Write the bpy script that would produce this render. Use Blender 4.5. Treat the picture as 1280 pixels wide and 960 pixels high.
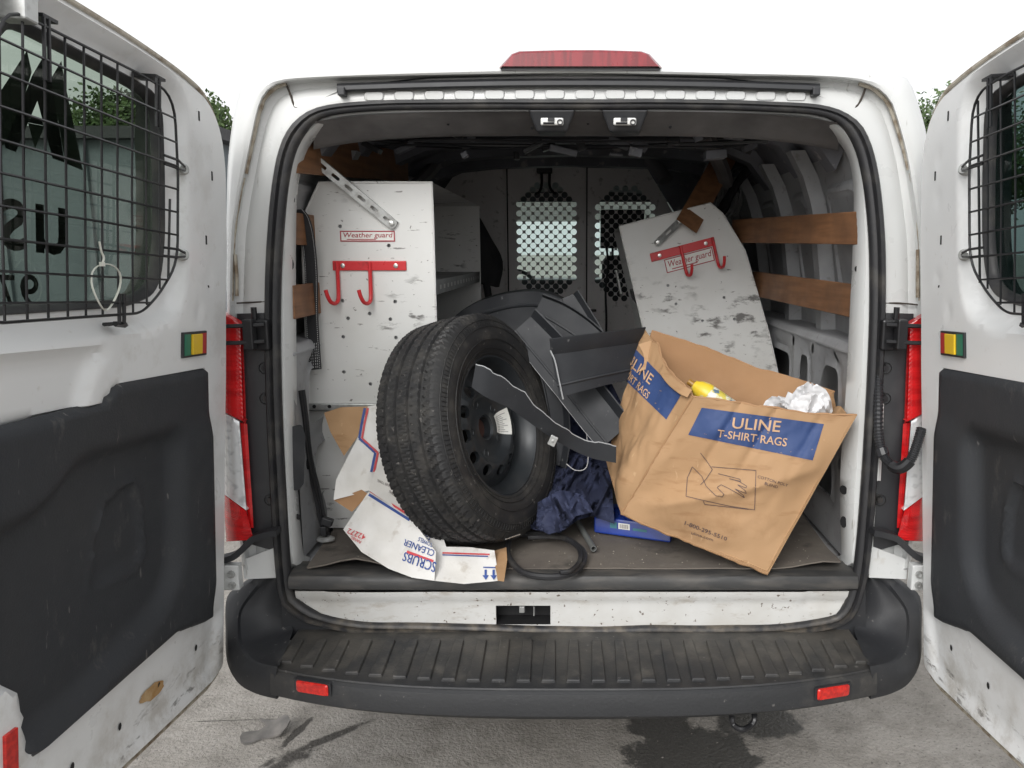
import bpy, bmesh, math, random
from mathutils import Vector, Matrix, noise
from mathutils.geometry import delaunay_2d_cdt
R = math.radians
random.seed(7)
for o in list(bpy.data.objects): bpy.data.objects.remove(o)
scene = bpy.context.scene
COL = scene.collection

# ------------------------------------------------------------------ camera
FPX, CX, CY, PITCH = 961.0, 717.0, 480.0, 0.169
CAM = Vector((0, -2.068, 1.624))
cam_data = bpy.data.cameras.new('camera')
cam = bpy.data.objects.new('camera', cam_data); COL.objects.link(cam)
cam.location = CAM; cam.rotation_euler = (math.pi/2-PITCH, 0, 0)
cam_data.sensor_width = 36; cam_data.lens = 36*FPX/1280
cam_data.shift_x = -(CX-640)/1280
cam_data.clip_start = 0.02; cam_data.clip_end = 2000
scene.camera = cam

# ------------------------------------------------------------------ world, sun, exposure
world = bpy.data.worlds.new('World'); scene.world = world; world.use_nodes = True
wn = world.node_tree.nodes; wl = world.node_tree.links
bg = wn['Background']
sky = wn.new('ShaderNodeTexSky'); sky.sky_type = 'NISHITA'; sky.sun_disc = False
SUN_EL, SUN_ROT = R(36), R(200)
sky.sun_elevation = SUN_EL; sky.sun_rotation = SUN_ROT
sky.air_density = 1.0; sky.dust_density = 6.0; sky.ozone_density = 1.0
hs = wn.new('ShaderNodeHueSaturation'); hs.inputs['Saturation'].default_value = 0.10
wl.new(sky.outputs[0], hs.inputs['Color']); 
cloud = wn.new('ShaderNodeMix'); cloud.data_type = 'RGBA'; cloud.inputs[0].default_value = 0.65     # even cloud layer over the clear sky
cloud.inputs[7].default_value = (4.0, 4.05, 4.1, 1); wl.new(hs.outputs[0], cloud.inputs[6]); wl.new(cloud.outputs[2], bg.inputs[0])
bg.inputs[1].default_value = 0.15
sun_data = bpy.data.lights.new('sun', 'SUN'); sun_data.energy = 0.5; sun_data.angle = R(26)
sun_data.color = (1, 0.97, 0.93)
sun = bpy.data.objects.new('sun', sun_data); COL.objects.link(sun)
sun.location = (3, -6, 9)
# sun direction: azimuth measured like the sky texture (rotation about +Y towards +X)
sd = Vector((math.sin(SUN_ROT)*math.cos(SUN_EL), math.cos(SUN_ROT)*math.cos(SUN_EL), math.sin(SUN_EL)))
sun.rotation_euler = sd.to_track_quat('Z', 'Y').to_euler()
scene.view_settings.view_transform = 'Standard'
scene.view_settings.look = 'None'
scene.view_settings.gamma = 1
scene.cycles.max_bounces = 12; scene.cycles.diffuse_bounces = 7
scene.view_settings.use_curve_mapping = False
scene.view_settings.exposure = 1.0

# ------------------------------------------------------------------ pixel -> world helpers
def ray(px, py):
    dx = (px-CX)/FPX; dy = (CY-py)/FPX; c, s = math.cos(PITCH), math.sin(PITCH)
    return Vector((dx, c+dy*s, -s+dy*c))
def P(px, py, Y):  d = ray(px, py); return CAM+d*((Y-CAM.y)/d.y)
def PX(px, py, X): d = ray(px, py); return CAM+d*((X-CAM.x)/d.x)
def PZ(px, py, Z): d = ray(px, py); return CAM+d*((Z-CAM.z)/d.z)
def PN(px, py, O, n): d = ray(px, py); return CAM+d*((O-CAM).dot(n)/d.dot(n))
LEAN = math.tan(R(3.5)); FLOOR = 0.722
LN = Vector((0, 1, -LEAN)).normalized()
def PL(px, py, dy=0.0):      # the leaning rear face of the van, pushed in by dy
    return PN(px, py, Vector((0, dy, 0.7)), LN)

def cr(pts, n=6, closed=False):
    """Catmull-Rom through points"""
    pts = [Vector(p) for p in pts]; out = []; N = len(pts)
    rng = range(N) if closed else range(N-1)
    for i in rng:
        if closed: a, b, c, d = pts[(i-1) % N], pts[i], pts[(i+1) % N], pts[(i+2) % N]
        else:
            b, c = pts[i], pts[i+1]
            a = pts[i-1] if i > 0 else b*2-c
            d = pts[i+2] if i+2 < N else c*2-b
        for k in range(n):
            t = k/n
            out.append(0.5*((2*b)+(c-a)*t+(2*a-5*b+4*c-d)*t*t+(3*b-a-3*c+d)*t*t*t))
    if not closed: out.append(pts[-1])
    return out
def rnd(poly, r, n=5):
    """round the corners of a 2D polygon; r a number or a list"""
    poly = [Vector(p) for p in poly]; N = len(poly); out = []
    for i in range(N):
        a, b, c = poly[i-1], poly[i], poly[(i+1) % N]
        rr = r[i] if isinstance(r, (list, tuple)) else r
        u, v = a-b, c-b; lu, lv = u.length, v.length
        if rr <= 0 or lu < 1e-6 or lv < 1e-6: out.append(b); continue
        q = min(rr, lu*0.48, lv*0.48); p0 = b+u/lu*q; p1 = b+v/lv*q
        for k in range(n+1):
            t = k/n; out.append((1-t)**2*p0+2*t*(1-t)*b+t*t*p1)
    return out
def pip(x, y, poly):
    ins = False; j = len(poly)-1
    for i in range(len(poly)):
        xi, yi = poly[i][0], poly[i][1]; xj, yj = poly[j][0], poly[j][1]
        if (yi > y) != (yj > y) and x < (xj-xi)*(y-yi)/(yj-yi)+xi: ins = not ins
        j = i
    return ins
def pdist(x, y, poly, closed=True):
    b = 1e9; n = len(poly)
    for i in range(n if closed else n-1):
        x0, y0 = poly[i][0], poly[i][1]; x1, y1 = poly[(i+1) % n][0], poly[(i+1) % n][1]
        dx, dy = x1-x0, y1-y0; L = dx*dx+dy*dy
        t = 0 if L < 1e-12 else max(0, min(1, ((x-x0)*dx+(y-y0)*dy)/L))
        d = (x-x0-t*dx)**2+(y-y0-t*dy)**2
        if d < b: b = d
    return math.sqrt(b)
def sdist(x, y, poly): d = pdist(x, y, poly); return -d if pip(x, y, poly) else d
def sstep(a, b, x):
    t = max(0, min(1, (x-a)/(b-a))); return t*t*(3-2*t)
def resample(poly, res, closed=True):
    out = []; n = len(poly)
    for i in range(n if closed else n-1):
        a = Vector(poly[i][:2]); b = Vector(poly[(i+1) % n][:2]); L = (b-a).length
        k = max(1, int(round(L/res)))
        for j in range(k): out.append(a+(b-a)*(j/k))
    if not closed: out.append(Vector(poly[-1][:2]))
    return out
def nz(x, y=0, z=0): return noise.noise(Vector((x, y, z)))

# ------------------------------------------------------------------ mesh builder
class MB:
    def __init__(s): s.v = []; s.f = []
    def add(s, vs, fs):
        k = len(s.v); s.v += [Vector(q) for q in vs]; s.f += [tuple(i+k for i in f) for f in fs]; return s
    def box(s, c, size, rot=None):
        hx, hy, hz = size[0]/2, size[1]/2, size[2]/2
        vs = [Vector((x, y, z)) for x in (-hx, hx) for y in (-hy, hy) for z in (-hz, hz)]
        if rot is not None: vs = [rot @ q for q in vs]
        c = Vector(c)
        return s.add([q+c for q in vs], [(0,1,3,2),(4,6,7,5),(0,4,5,1),(2,3,7,6),(0,2,6,4),(1,5,7,3)])
    def hexa(s, p):   # 8 points: bottom quad 0-3, top quad 4-7
        return s.add(p, [(0,3,2,1),(4,5,6,7),(0,1,5,4),(1,2,6,5),(2,3,7,6),(3,0,4,7)])
    def tube(s, path, r, seg=8, closed=False, caps=True, rf=None, flat=1.0, up=None):
        path = [Vector(p) for p in path]; n = len(path)
        tans = []
        for i in range(n):
            if closed: t = path[(i+1) % n]-path[i-1]
            else: t = path[min(i+1, n-1)]-path[max(i-1, 0)]
            tans.append(t.normalized() if t.length > 1e-9 else Vector((0, 0, 1)))
        ref = Vector(up) if up is not None else (Vector((0, 0, 1)) if abs(tans[0].z) < 0.9 else Vector((1, 0, 0)))
        nr = (ref-tans[0]*ref.dot(tans[0])).normalized(); rings = []
        for i in range(n):
            if up is not None:
                nr = Vector(up)-tans[i]*Vector(up).dot(tans[i]); nr.normalize()
            else:
                nr = nr-tans[i]*nr.dot(tans[i])
                nr = nr.normalized() if nr.length > 1e-9 else Vector((1, 0, 0))
            bn = tans[i].cross(nr); rr = r if rf is None else rf(i, n)*r
            rings.append([path[i]+(nr*math.cos(2*math.pi*k/seg+math.pi/seg)*flat+bn*math.sin(2*math.pi*k/seg+math.pi/seg))*rr for k in range(seg)])
        vs = [q for ring in rings for q in ring]; fs = []
        for i in range(n if closed else n-1):
            j = (i+1) % n
            for k in range(seg): fs.append((i*seg+k, i*seg+(k+1) % seg, j*seg+(k+1) % seg, j*seg+k))
        if caps and not closed: fs += [tuple(range(seg))[::-1], tuple((n-1)*seg+k for k in range(seg))]
        return s.add(vs, fs)
    def loft(s, loops, closed=True, cap0=False, cap1=False):
        m = len(loops[0]); vs = [q for l in loops for q in l]; fs = []
        for i in range(len(loops)-1):
            for k in range(m if closed else m-1): fs.append((i*m+k, i*m+(k+1) % m, (i+1)*m+(k+1) % m, (i+1)*m+k))
        if cap0: fs.append(tuple(range(m))[::-1])
        if cap1: fs.append(tuple((len(loops)-1)*m+k for k in range(m)))
        return s.add(vs, fs)
    def ribbon(s, path, wvecs, thick, nvecs):
        """strip: rectangular section along path; wvecs half-width vectors, nvecs unit normals"""
        loops = []
        for p, w, n in zip(path, wvecs, nvecs):
            p = Vector(p); w = Vector(w); n = Vector(n)*thick/2
            loops.append([p-w-n, p+w-n, p+w+n, p-w+n])
        return s.loft(loops, True, True, True)
    def lathe(s, prof, seg=24, M=None, cap0=False, cap1=False):
        """prof: (radius, height) along local z"""
        loops = [[Vector((r*math.cos(2*math.pi*k/seg), r*math.sin(2*math.pi*k/seg), h)) for k in range(seg)] for r, h in prof]
        if M is not None: loops = [[M @ q for q in l] for l in loops]
        return s.loft(loops, True, cap0, cap1)
    def sheet(s, outline, fmap, res=0.03, holes=(), thick=0.0, jitter=0.0, extra=(), keepoff=None):
        """triangulated sheet of a 2D outline; fmap(u,v,t) -> 3D, t = offset along normal"""
        out = resample(outline, res); hl = [resample(h, res) for h in holes]
        pts = list(out); edges = [(i, (i+1) % len(out)) for i in range(len(out))]
        rings = [(0, len(out))]
        for h in hl:
            k = len(pts); pts += h; edges += [(k+i, k+(i+1) % len(h)) for i in range(len(h))]; rings.append((k, len(h)))
        pts += [Vector(p) for p in extra if pip(p[0], p[1], out)]
        x0 = min(p[0] for p in out); x1 = max(p[0] for p in out); y0 = min(p[1] for p in out); y1 = max(p[1] for p in out)
        nx = int((x1-x0)/res); ny = int((y1-y0)/res)
        for i in range(1, nx+1):
            for j in range(1, ny+1):
                x = x0+(i-0.5*(j % 2))*res; y = y0+j*res
                if jitter: x += random.uniform(-1, 1)*jitter*res; y += random.uniform(-1, 1)*jitter*res
                if not pip(x, y, out): continue
                if pdist(x, y, out) < (keepoff or res*0.45): continue
                if any(pip(x, y, h) or pdist(x, y, h) < res*0.45 for h in hl): continue
                pts.append(Vector((x, y)))
        r = delaunay_2d_cdt([Vector(p[:2]) for p in pts], edges, [], 0, 1e-6)
        V, Fc = r[0], r[2]; keep = []
        for f in Fc:
            cx = sum(V[i][0] for i in f)/len(f); cy = sum(V[i][1] for i in f)/len(f)
            if pip(cx, cy, out) and not any(pip(cx, cy, h) for h in hl): keep.append(tuple(f))
        n = len(V)
        top = [fmap(p[0], p[1], 0.0) for p in V]
        if thick:
            bot = [fmap(p[0], p[1], -thick) for p in V]
            fs = keep+[tuple(i+n for i in f[::-1]) for f in keep]
            cnt = {}
            for f in keep:
                for a, b in zip(f, f[1:]+f[:1]): cnt[(a, b)] = 1
            for (a, b) in cnt:
                if (b, a) not in cnt: fs.append((b, a, a+n, b+n))
            return s.add(top+bot, fs)
        return s.add(top, keep)
    def mirror(s):
        s.v = [Vector((-q.x, q.y, q.z)) for q in s.v]; s.f = [f[::-1] for f in s.f]; return s

ORG = {}
def empty(name, loc):
    o = bpy.data.objects.new(name, None); COL.objects.link(o); o.empty_display_size = 0.1
    o.location = loc; ORG[o.name] = Vector(loc); return o
def place(o, parent, org):
    COL.objects.link(o); o.parent = parent
    o.location = org-ORG[parent.name] if parent else org
    ORG[o.name] = Vector(org); return o
def new(name, mb, mat, parent=None, org=None, smooth=35, bevel=0, bseg=2, recalc=True):
    vs = mb.v
    lo = Vector((min(q.x for q in vs), min(q.y for q in vs), min(q.z for q in vs)))
    hi = Vector((max(q.x for q in vs), max(q.y for q in vs), max(q.z for q in vs)))
    if org is None:
        org = (lo+hi)/2
        if parent is None: org.z = lo.z
    org = Vector(org)
    me = bpy.data.meshes.new(name)
    me.from_pydata([q-org for q in vs], [], mb.f)
    if recalc:
        bm = bmesh.new(); bm.from_mesh(me); bmesh.ops.recalc_face_normals(bm, faces=bm.faces); bm.to_mesh(me); bm.free()
    me.materials.append(mat)
    if smooth:
        me.shade_smooth(); me.set_sharp_from_angle(angle=R(smooth))
    me.update()
    o = bpy.data.objects.new(name, me); place(o, parent, org)
    if bevel:
        b = o.modifiers.new('bevel', 'BEVEL'); b.width = bevel; b.segments = bseg; b.limit_method = 'ANGLE'; b.angle_limit = R(40)
        b.harden_normals = False
    return o
def copyto(src, parent, org, rot=None):
    o = src.copy(); place(o, parent, Vector(org))
    if rot is not None: o.rotation_euler = rot
    return o
def tag(o, label, cat, group=None, kind=None):
    o['label'] = label; o['category'] = cat
    if group: o['group'] = group
    if kind: o['kind'] = kind
    return o
_txt = {}
def text2d(s, bold=0.0):
    key = (s, bold)
    if key in _txt: return _txt[key]
    cu = bpy.data.curves.new('t', 'FONT'); cu.body = s; cu.size = 1; cu.offset = bold; cu.resolution_u = 3
    ob = bpy.data.objects.new('t', cu); COL.objects.link(ob)
    dg = bpy.context.evaluated_depsgraph_get(); me = bpy.data.meshes.new_from_object(ob.evaluated_get(dg))
    v = [Vector((q.co.x, q.co.y)) for q in me.vertices]; f = [tuple(p.vertices) for p in me.polygons]
    bpy.data.objects.remove(ob); bpy.data.meshes.remove(me); bpy.data.curves.remove(cu)
    x0 = min(q.x for q in v); x1 = max(q.x for q in v); y0 = min(q.y for q in v); y1 = max(q.y for q in v)
    v = [Vector(((q.x-x0)/(x1-x0), (q.y-y0)/(y1-y0))) for q in v]
    _txt[key] = (v, f); return _txt[key]
def add_text(mb, s, box, fmap, bold=0.0):
    """lettering filling box (u0,v0,u1,v1) mapped with fmap(u,v)"""
    v, f = text2d(s, bold); u0, v0, u1, v1 = box
    mb.add([fmap(u0+q.x*(u1-u0), v0+q.y*(v1-v0)) for q in v], f)

# ------------------------------------------------------------------ materials
MATS = {}
def M(name, col, rough=0.5, layers=(), bump=None, metal=0.0, coat=0.0, spec=0.5, emit=None, trans=0.0):
    m = bpy.data.materials.new(name); m.use_nodes = True; nt = m.node_tree; N = nt.nodes; L = nt.links
    b = N['Principled BSDF']
    b.inputs['Roughness'].default_value = rough; b.inputs['Metallic'].default_value = metal
    b.inputs['Coat Weight'].default_value = coat; b.inputs['Specular IOR Level'].default_value = spec
    b.inputs['Transmission Weight'].default_value = trans
    geo = N.new('ShaderNodeNewGeometry')
    def tex(scale, detail=4, rg=0.55, dist=0.0):
        mp = N.new('ShaderNodeMapping'); mp.inputs['Scale'].default_value = scale if isinstance(scale, (tuple, list)) else (scale,)*3
        L.new(geo.outputs['Position'], mp.inputs['Vector'])
        t = N.new('ShaderNodeTexNoise'); t.inputs['Scale'].default_value = 1; t.inputs['Detail'].default_value = detail
        t.inputs['Roughness'].default_value = rg; t.inputs['Distortion'].default_value = dist
        L.new(mp.outputs[0], t.inputs['Vector']); return t.outputs['Fac']
    def mr(src, a, c, d=0.0, e=1.0):
        r = N.new('ShaderNodeMapRange'); r.inputs[1].default_value = a; r.inputs[2].default_value = c
        r.inputs[3].default_value = d; r.inputs[4].default_value = e; L.new(src, r.inputs[0]); return r.outputs[0]
    def mth(op, a, c):
        r = N.new('ShaderNodeMath'); r.operation = op
        for i, q in enumerate((a, c)):
            if isinstance(q, (int, float)): r.inputs[i].default_value = q
            else: L.new(q, r.inputs[i])
        return r.outputs[0]
    cur = None
    c0 = (*col, 1)
    for ly in layers:
        fac = mr(tex(ly['s'], ly.get('d', 4), ly.get('r', 0.55), ly.get('dist', 0)), ly['lo'], ly['hi'], 0, ly.get('f', 1))
        if 'and' in ly: fac = mth('MULTIPLY', fac, mr(tex(*ly['and'][:1], 3), ly['and'][1], ly['and'][2]))
        if 'z' in ly:
            sp = N.new('ShaderNodeSeparateXYZ'); L.new(geo.outputs['Position'], sp.inputs[0])
            fac = mth('MULTIPLY', fac, mr(sp.outputs['XYZ'.index(ly.get('ax', 'Z'))], ly['z'][0], ly['z'][1], 0, 1))
        mx = N.new('ShaderNodeMix'); mx.data_type = 'RGBA'
        L.new(fac, mx.inputs[0])
        if cur is None: mx.inputs[6].default_value = c0
        else: L.new(cur, mx.inputs[6])
        mx.inputs[7].default_value = (*ly['c'], 1); cur = mx.outputs[2]
    if cur is None: b.inputs['Base Color'].default_value = c0
    else: L.new(cur, b.inputs['Base Color'])
    if bump:
        bl = bump if isinstance(bump, list) else [bump]; prev = None
        for (sc, st, dist) in bl:
            bp = N.new('ShaderNodeBump'); bp.inputs['Strength'].default_value = st; bp.inputs['Distance'].default_value = dist
            L.new(tex(sc, 5), bp.inputs['Height'])
            if prev: L.new(prev, bp.inputs['Normal'])
            prev = bp.outputs[0]
        L.new(prev, b.inputs['Normal'])
    rn = mr(tex(9, 4), 0.3, 0.7, max(0.03, rough-0.08), min(1, rough+0.1)); L.new(rn, b.inputs['Roughness'])
    if emit: b.inputs['Emission Color'].default_value = (*emit[0], 1); b.inputs['Emission Strength'].default_value = emit[1]
    MATS[name] = m; return m
GR = (0.23, 0.20, 0.16)
paint = M('white_paint', (0.585, 0.595, 0.59), 0.32, [
    dict(s=2.2, lo=0.4, hi=0.75, c=(0.49, 0.485, 0.465), f=0.7),
    dict(s=26, d=6, lo=0.66, hi=0.76, c=(0.42, 0.38, 0.32), f=0.3),
    dict(s=(60, 60, 9), d=3, lo=0.68, hi=0.74, c=(0.2, 0.18, 0.15), f=0.5)], bump=(3.5, 0.06, 0.02), coat=0.25)
door_paint_lit = M('door_paint_lit', (0.77, 0.78, 0.78), 0.34, [  # van white, lightened to make up for light the sideways doors miss
    dict(s=2.6, lo=0.4, hi=0.75, c=(0.72, 0.72, 0.71), f=0.5),
    dict(s=30, d=6, lo=0.64, hi=0.74, c=(0.4, 0.36, 0.3), f=0.3),
    dict(s=8, d=7, r=0.7, lo=0.46, hi=0.62, c=(0.30, 0.26, 0.20), f=0.6, z=(0.70, 0.50)),
    dict(s=(30, 9, 30), d=7, r=0.7, lo=0.58, hi=0.64, c=(0.07, 0.06, 0.05), f=0.7, z=(0.62, 0.52)),
    dict(s=7, d=6, r=0.65, lo=0.50, hi=0.62, c=(0.36, 0.32, 0.26), f=0.3, **{'and': (2, 0.5, 0.65)})], bump=(3, 0.08, 0.02), coat=0.2)
sill_paint = M('sill_paint', (0.60, 0.60, 0.585), 0.42, [
    dict(s=5, lo=0.42, hi=0.7, c=(0.48, 0.465, 0.43), f=0.8),
    dict(s=(14, 14, 40), d=8, r=0.7, lo=0.54, hi=0.70, c=(0.30, 0.25, 0.19), f=0.5),
    dict(s=70, d=3, lo=0.66, hi=0.7, c=(0.1, 0.07, 0.05), f=0.9)], bump=(30, 0.1, 0.004))
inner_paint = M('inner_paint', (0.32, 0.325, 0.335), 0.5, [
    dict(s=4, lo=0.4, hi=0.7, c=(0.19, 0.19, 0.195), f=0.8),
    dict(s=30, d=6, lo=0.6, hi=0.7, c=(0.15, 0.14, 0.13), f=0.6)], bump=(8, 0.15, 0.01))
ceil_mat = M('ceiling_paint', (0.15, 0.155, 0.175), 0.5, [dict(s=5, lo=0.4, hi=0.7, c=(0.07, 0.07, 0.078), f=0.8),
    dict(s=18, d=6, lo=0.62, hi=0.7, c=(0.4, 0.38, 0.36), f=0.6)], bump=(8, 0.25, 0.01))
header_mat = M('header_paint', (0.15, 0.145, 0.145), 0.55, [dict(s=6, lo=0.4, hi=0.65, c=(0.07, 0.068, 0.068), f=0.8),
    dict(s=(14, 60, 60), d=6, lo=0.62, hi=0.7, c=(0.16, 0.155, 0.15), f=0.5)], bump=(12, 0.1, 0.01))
part_mat = M('partition_steel', (0.74, 0.715, 0.71), 0.42, [dict(s=3, lo=0.4, hi=0.7, c=(0.64, 0.60, 0.585), f=0.8),
    dict(s=22, d=6, lo=0.6, hi=0.72, c=(0.12, 0.11, 0.1), f=0.6)], metal=0.0, bump=(4, 0.1, 0.01))
rubber = M('seal_rubber', (0.018, 0.018, 0.02), 0.5, [dict(s=14, d=6, lo=0.5, hi=0.72, c=(0.07, 0.065, 0.058), f=0.7),
    dict(s=20, d=6, lo=0.42, hi=0.62, c=(0.13, 0.11, 0.085), f=0.8, z=(0.64, 0.55))], bump=(40, 0.2, 0.003))
plastic = M('bumper_plastic', (0.020, 0.021, 0.024), 0.55, [dict(s=6, d=6, lo=0.5, hi=0.75, c=(0.036, 0.036, 0.037), f=0.8),
    dict(s=50, d=5, lo=0.66, hi=0.72, c=(0.2, 0.19, 0.18), f=0.5)], bump=(160, 0.2, 0.002))
step_mat = M('step_plastic', (0.020, 0.021, 0.023), 0.55, [
    dict(s=7, d=7, r=0.65, lo=0.36, hi=0.62, c=(0.075, 0.068, 0.058), f=0.8, z=(-0.27, -0.12), ax='Y'),
    dict(s=16, d=6, lo=0.55, hi=0.72, c=(0.10, 0.092, 0.08), f=0.6, z=(-0.285, -0.22), ax='Y'),
    dict(s=60, d=4, lo=0.68, hi=0.74, c=(0.2, 0.19, 0.18), f=0.5)], bump=(120, 0.3, 0.003))
trim_mat = M('door_trim', (0.029, 0.032, 0.037), 0.62, [dict(s=3, d=5, lo=0.45, hi=0.7, c=(0.036, 0.038, 0.041), f=0.8),
    dict(s=(16, 16, 7), d=7, r=0.7, lo=0.60, hi=0.72, c=(0.13, 0.125, 0.115), f=0.5), dict(s=(25, 60, 10), d=4, lo=0.69, hi=0.72, c=(0.22, 0.21, 0.2), f=0.5)], bump=[(220, 0.45, 0.002), (30, 0.05, 0.004)])
blackp = M('black_plastic', (0.022, 0.023, 0.026), 0.42, [dict(s=9, d=5, lo=0.5, hi=0.75, c=(0.05, 0.05, 0.052), f=0.7)], bump=(60, 0.1, 0.002))
scrapp = M('scrap_plastic', (0.016, 0.018, 0.022), 0.58, [dict(s=6, d=6, lo=0.45, hi=0.7, c=(0.03, 0.032, 0.036), f=0.8),
    dict(s=(70, 16, 40), d=5, lo=0.69, hi=0.73, c=(0.2, 0.2, 0.2), f=0.5)], bump=(30, 0.12, 0.004))
torn = M('torn_plastic_edge', (0.36, 0.37, 0.38), 0.6)
blackm = M('black_steel', (0.02, 0.02, 0.022), 0.35, metal=0.3, bump=(80, 0.1, 0.001))
tyre_mat = M('tyre_rubber', (0.017, 0.017, 0.018), 0.62, [dict(s=7, d=6, lo=0.45, hi=0.7, c=(0.032, 0.031, 0.029), f=0.8),
    dict(s=18, d=7, r=0.7, lo=0.5, hi=0.72, c=(0.085, 0.078, 0.068), f=0.55), dict(s=60, d=4, lo=0.66, hi=0.7, c=(0.16, 0.15, 0.14), f=0.6)], bump=(150, 0.2, 0.0015))
rim_mat = M('rim_steel', (0.030, 0.034, 0.038), 0.36, [dict(s=9, d=5, lo=0.5, hi=0.7, c=(0.055, 0.055, 0.055), f=0.7)], metal=0.2)
red_lens = M('red_lens', (0.55, 0.012, 0.014), 0.12, [dict(s=(8, 8, 60), lo=0.4, hi=0.6, c=(0.36, 0.006, 0.008), f=0.8)], coat=0.25)
red_light = M('red_brake_lens', (0.24, 0.012, 0.02), 0.25, [dict(s=(90, 90, 8), d=1, lo=0.4, hi=0.6, c=(0.16, 0.008, 0.014))], coat=0.15)
refl_mat = M('red_reflector', (0.62, 0.02, 0.012), 0.2, [dict(s=90, lo=0.4, hi=0.6, c=(0.42, 0.012, 0.01))], coat=0.6)
clear_lens = M('clear_lens', (0.72, 0.73, 0.74), 0.15, [dict(s=(40, 40, 60), d=1, lo=0.5, hi=0.7, c=(0.5, 0.51, 0.52)),], metal=0.35, coat=0.3)
cab_white = M('cabinet_enamel', (0.66, 0.66, 0.645), 0.42, [
    dict(s=3, lo=0.4, hi=0.7, c=(0.56, 0.55, 0.52), f=0.7),
    dict(s=(9, 20, 30), d=7, r=0.66, lo=0.56, hi=0.62, c=(0.09, 0.085, 0.08), f=0.9, **{'and': (4.2, 0.50, 0.58)}),
    dict(s=(14, 30, 90), d=4, lo=0.68, hi=0.71, c=(0.13, 0.12, 0.11), f=0.8),
    dict(s=60, d=3, lo=0.70, hi=0.73, c=(0.1, 0.09, 0.08), f=0.8)], bump=(5, 0.1, 0.01))
cab_scuff = M('scuffed_enamel', (0.64, 0.64, 0.625), 0.42, [
    dict(s=3, lo=0.4, hi=0.7, c=(0.54, 0.53, 0.5), f=0.7),
    dict(s=(10, 20, 26), d=7, r=0.68, lo=0.52, hi=0.60, c=(0.10, 0.095, 0.09), f=0.9, **{'and': (5, 0.44, 0.54)}, z=(1.62, 1.45)),
    dict(s=(20, 30, 60), d=4, lo=0.67, hi=0.71, c=(0.13, 0.12, 0.11), f=0.8),
    dict(s=50, d=3, lo=0.69, hi=0.72, c=(0.08, 0.075, 0.07), f=0.9)], bump=(5, 0.1, 0.01))
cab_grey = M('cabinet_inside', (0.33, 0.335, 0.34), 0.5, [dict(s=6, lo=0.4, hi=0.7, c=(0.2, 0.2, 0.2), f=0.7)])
galv = M('galvanised_steel', (0.52, 0.53, 0.52), 0.38, [dict(s=40, lo=0.4, hi=0.65, c=(0.36, 0.36, 0.35))], metal=0.6)
hook_red = M('red_enamel', (0.55, 0.022, 0.028), 0.35, [dict(s=30, d=5, lo=0.6, hi=0.7, c=(0.3, 0.02, 0.02))])
logo_red = M('red_print', (0.34, 0.03, 0.045), 0.5)
dark_hole = M('dark_cavity', (0.01, 0.01, 0.011), 0.7)
chrome = M('zinc_plating', (0.6, 0.6, 0.58), 0.28, metal=0.85)
latch_w = M('latch_plate', (0.62, 0.62, 0.6), 0.4, metal=0.3)
kraft = M('cardboard', (0.40, 0.245, 0.128), 0.78, [dict(s=4, d=5, lo=0.4, hi=0.7, c=(0.345, 0.205, 0.102), f=0.8),
    dict(s=(9, 9, 40), d=5, lo=0.58, hi=0.7, c=(0.27, 0.145, 0.065), f=0.55), dict(s=3, d=7, r=0.7, lo=0.56, hi=0.66, c=(0.30, 0.17, 0.08), f=0.6), dict(s=(60, 60, 14), d=5, lo=0.67, hi=0.71, c=(0.52, 0.35, 0.2), f=0.6)], bump=[(14, 0.12, 0.01), (200, 0.1, 0.001)])
kraft_in = M('cardboard_inside', (0.37, 0.215, 0.11), 0.85, [dict(s=5, d=5, lo=0.4, hi=0.7, c=(0.3, 0.165, 0.08), f=0.8)], bump=(14, 0.15, 0.01))
print_blue = M('blue_print', (0.026, 0.056, 0.165), 0.65, [dict(s=20, d=5, lo=0.5, hi=0.72, c=(0.045, 0.075, 0.19)), dict(s=(40, 40, 90), d=5, lo=0.66, hi=0.70, c=(0.3, 0.2, 0.12), f=0.7)])
print_tan = M('tan_print', (0.52, 0.33, 0.20), 0.7)
print_ink = M('dark_print', (0.09, 0.06, 0.06), 0.7)
print_red = M('red_box_print', (0.55, 0.06, 0.07), 0.6)
print_navy = M('navy_print', (0.03, 0.07, 0.26), 0.6)
carton = M('white_carton', (0.70, 0.69, 0.67), 0.62, [dict(s=5, d=5, lo=0.45, hi=0.7, c=(0.58, 0.56, 0.52), f=0.8),
    dict(s=24, d=6, lo=0.6, hi=0.72, c=(0.36, 0.31, 0.25), f=0.5)], bump=[(16, 0.2, 0.012), (240, 0.1, 0.001)])
wood = M('plywood_slat', (0.23, 0.11, 0.05), 0.6, [dict(s=(30, 4, 60), d=6, lo=0.4, hi=0.65, c=(0.15, 0.068, 0.03), f=0.85),
    dict(s=6, d=5, lo=0.5, hi=0.7, c=(0.09, 0.045, 0.024), f=0.6)], bump=(60, 0.1, 0.002))
mat_mat = M('floor_mat_rubber', (0.115, 0.10, 0.087), 0.75, [dict(s=4, d=6, lo=0.38, hi=0.68, c=(0.18, 0.157, 0.13), f=0.85),
    dict(s=22, d=6, lo=0.6, hi=0.72, c=(0.21, 0.19, 0.165), f=0.5), dict(s=8, d=6, lo=0.58, hi=0.68, c=(0.035, 0.033, 0.03), f=0.7)], bump=[(90, 0.3, 0.003), (6, 0.2, 0.02)])
lip_mat = M('sill_scuff_strip', (0.032, 0.032, 0.032), 0.5, [dict(s=(8, 30, 30), d=6, lo=0.45, hi=0.68, c=(0.085, 0.078, 0.07), f=0.8)], bump=(60, 0.15, 0.002))
webbing = M('black_webbing', (0.018, 0.018, 0.02), 0.75, bump=(180, 0.4, 0.002))
thread = M('white_thread', (0.5, 0.5, 0.5), 0.8)
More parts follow.
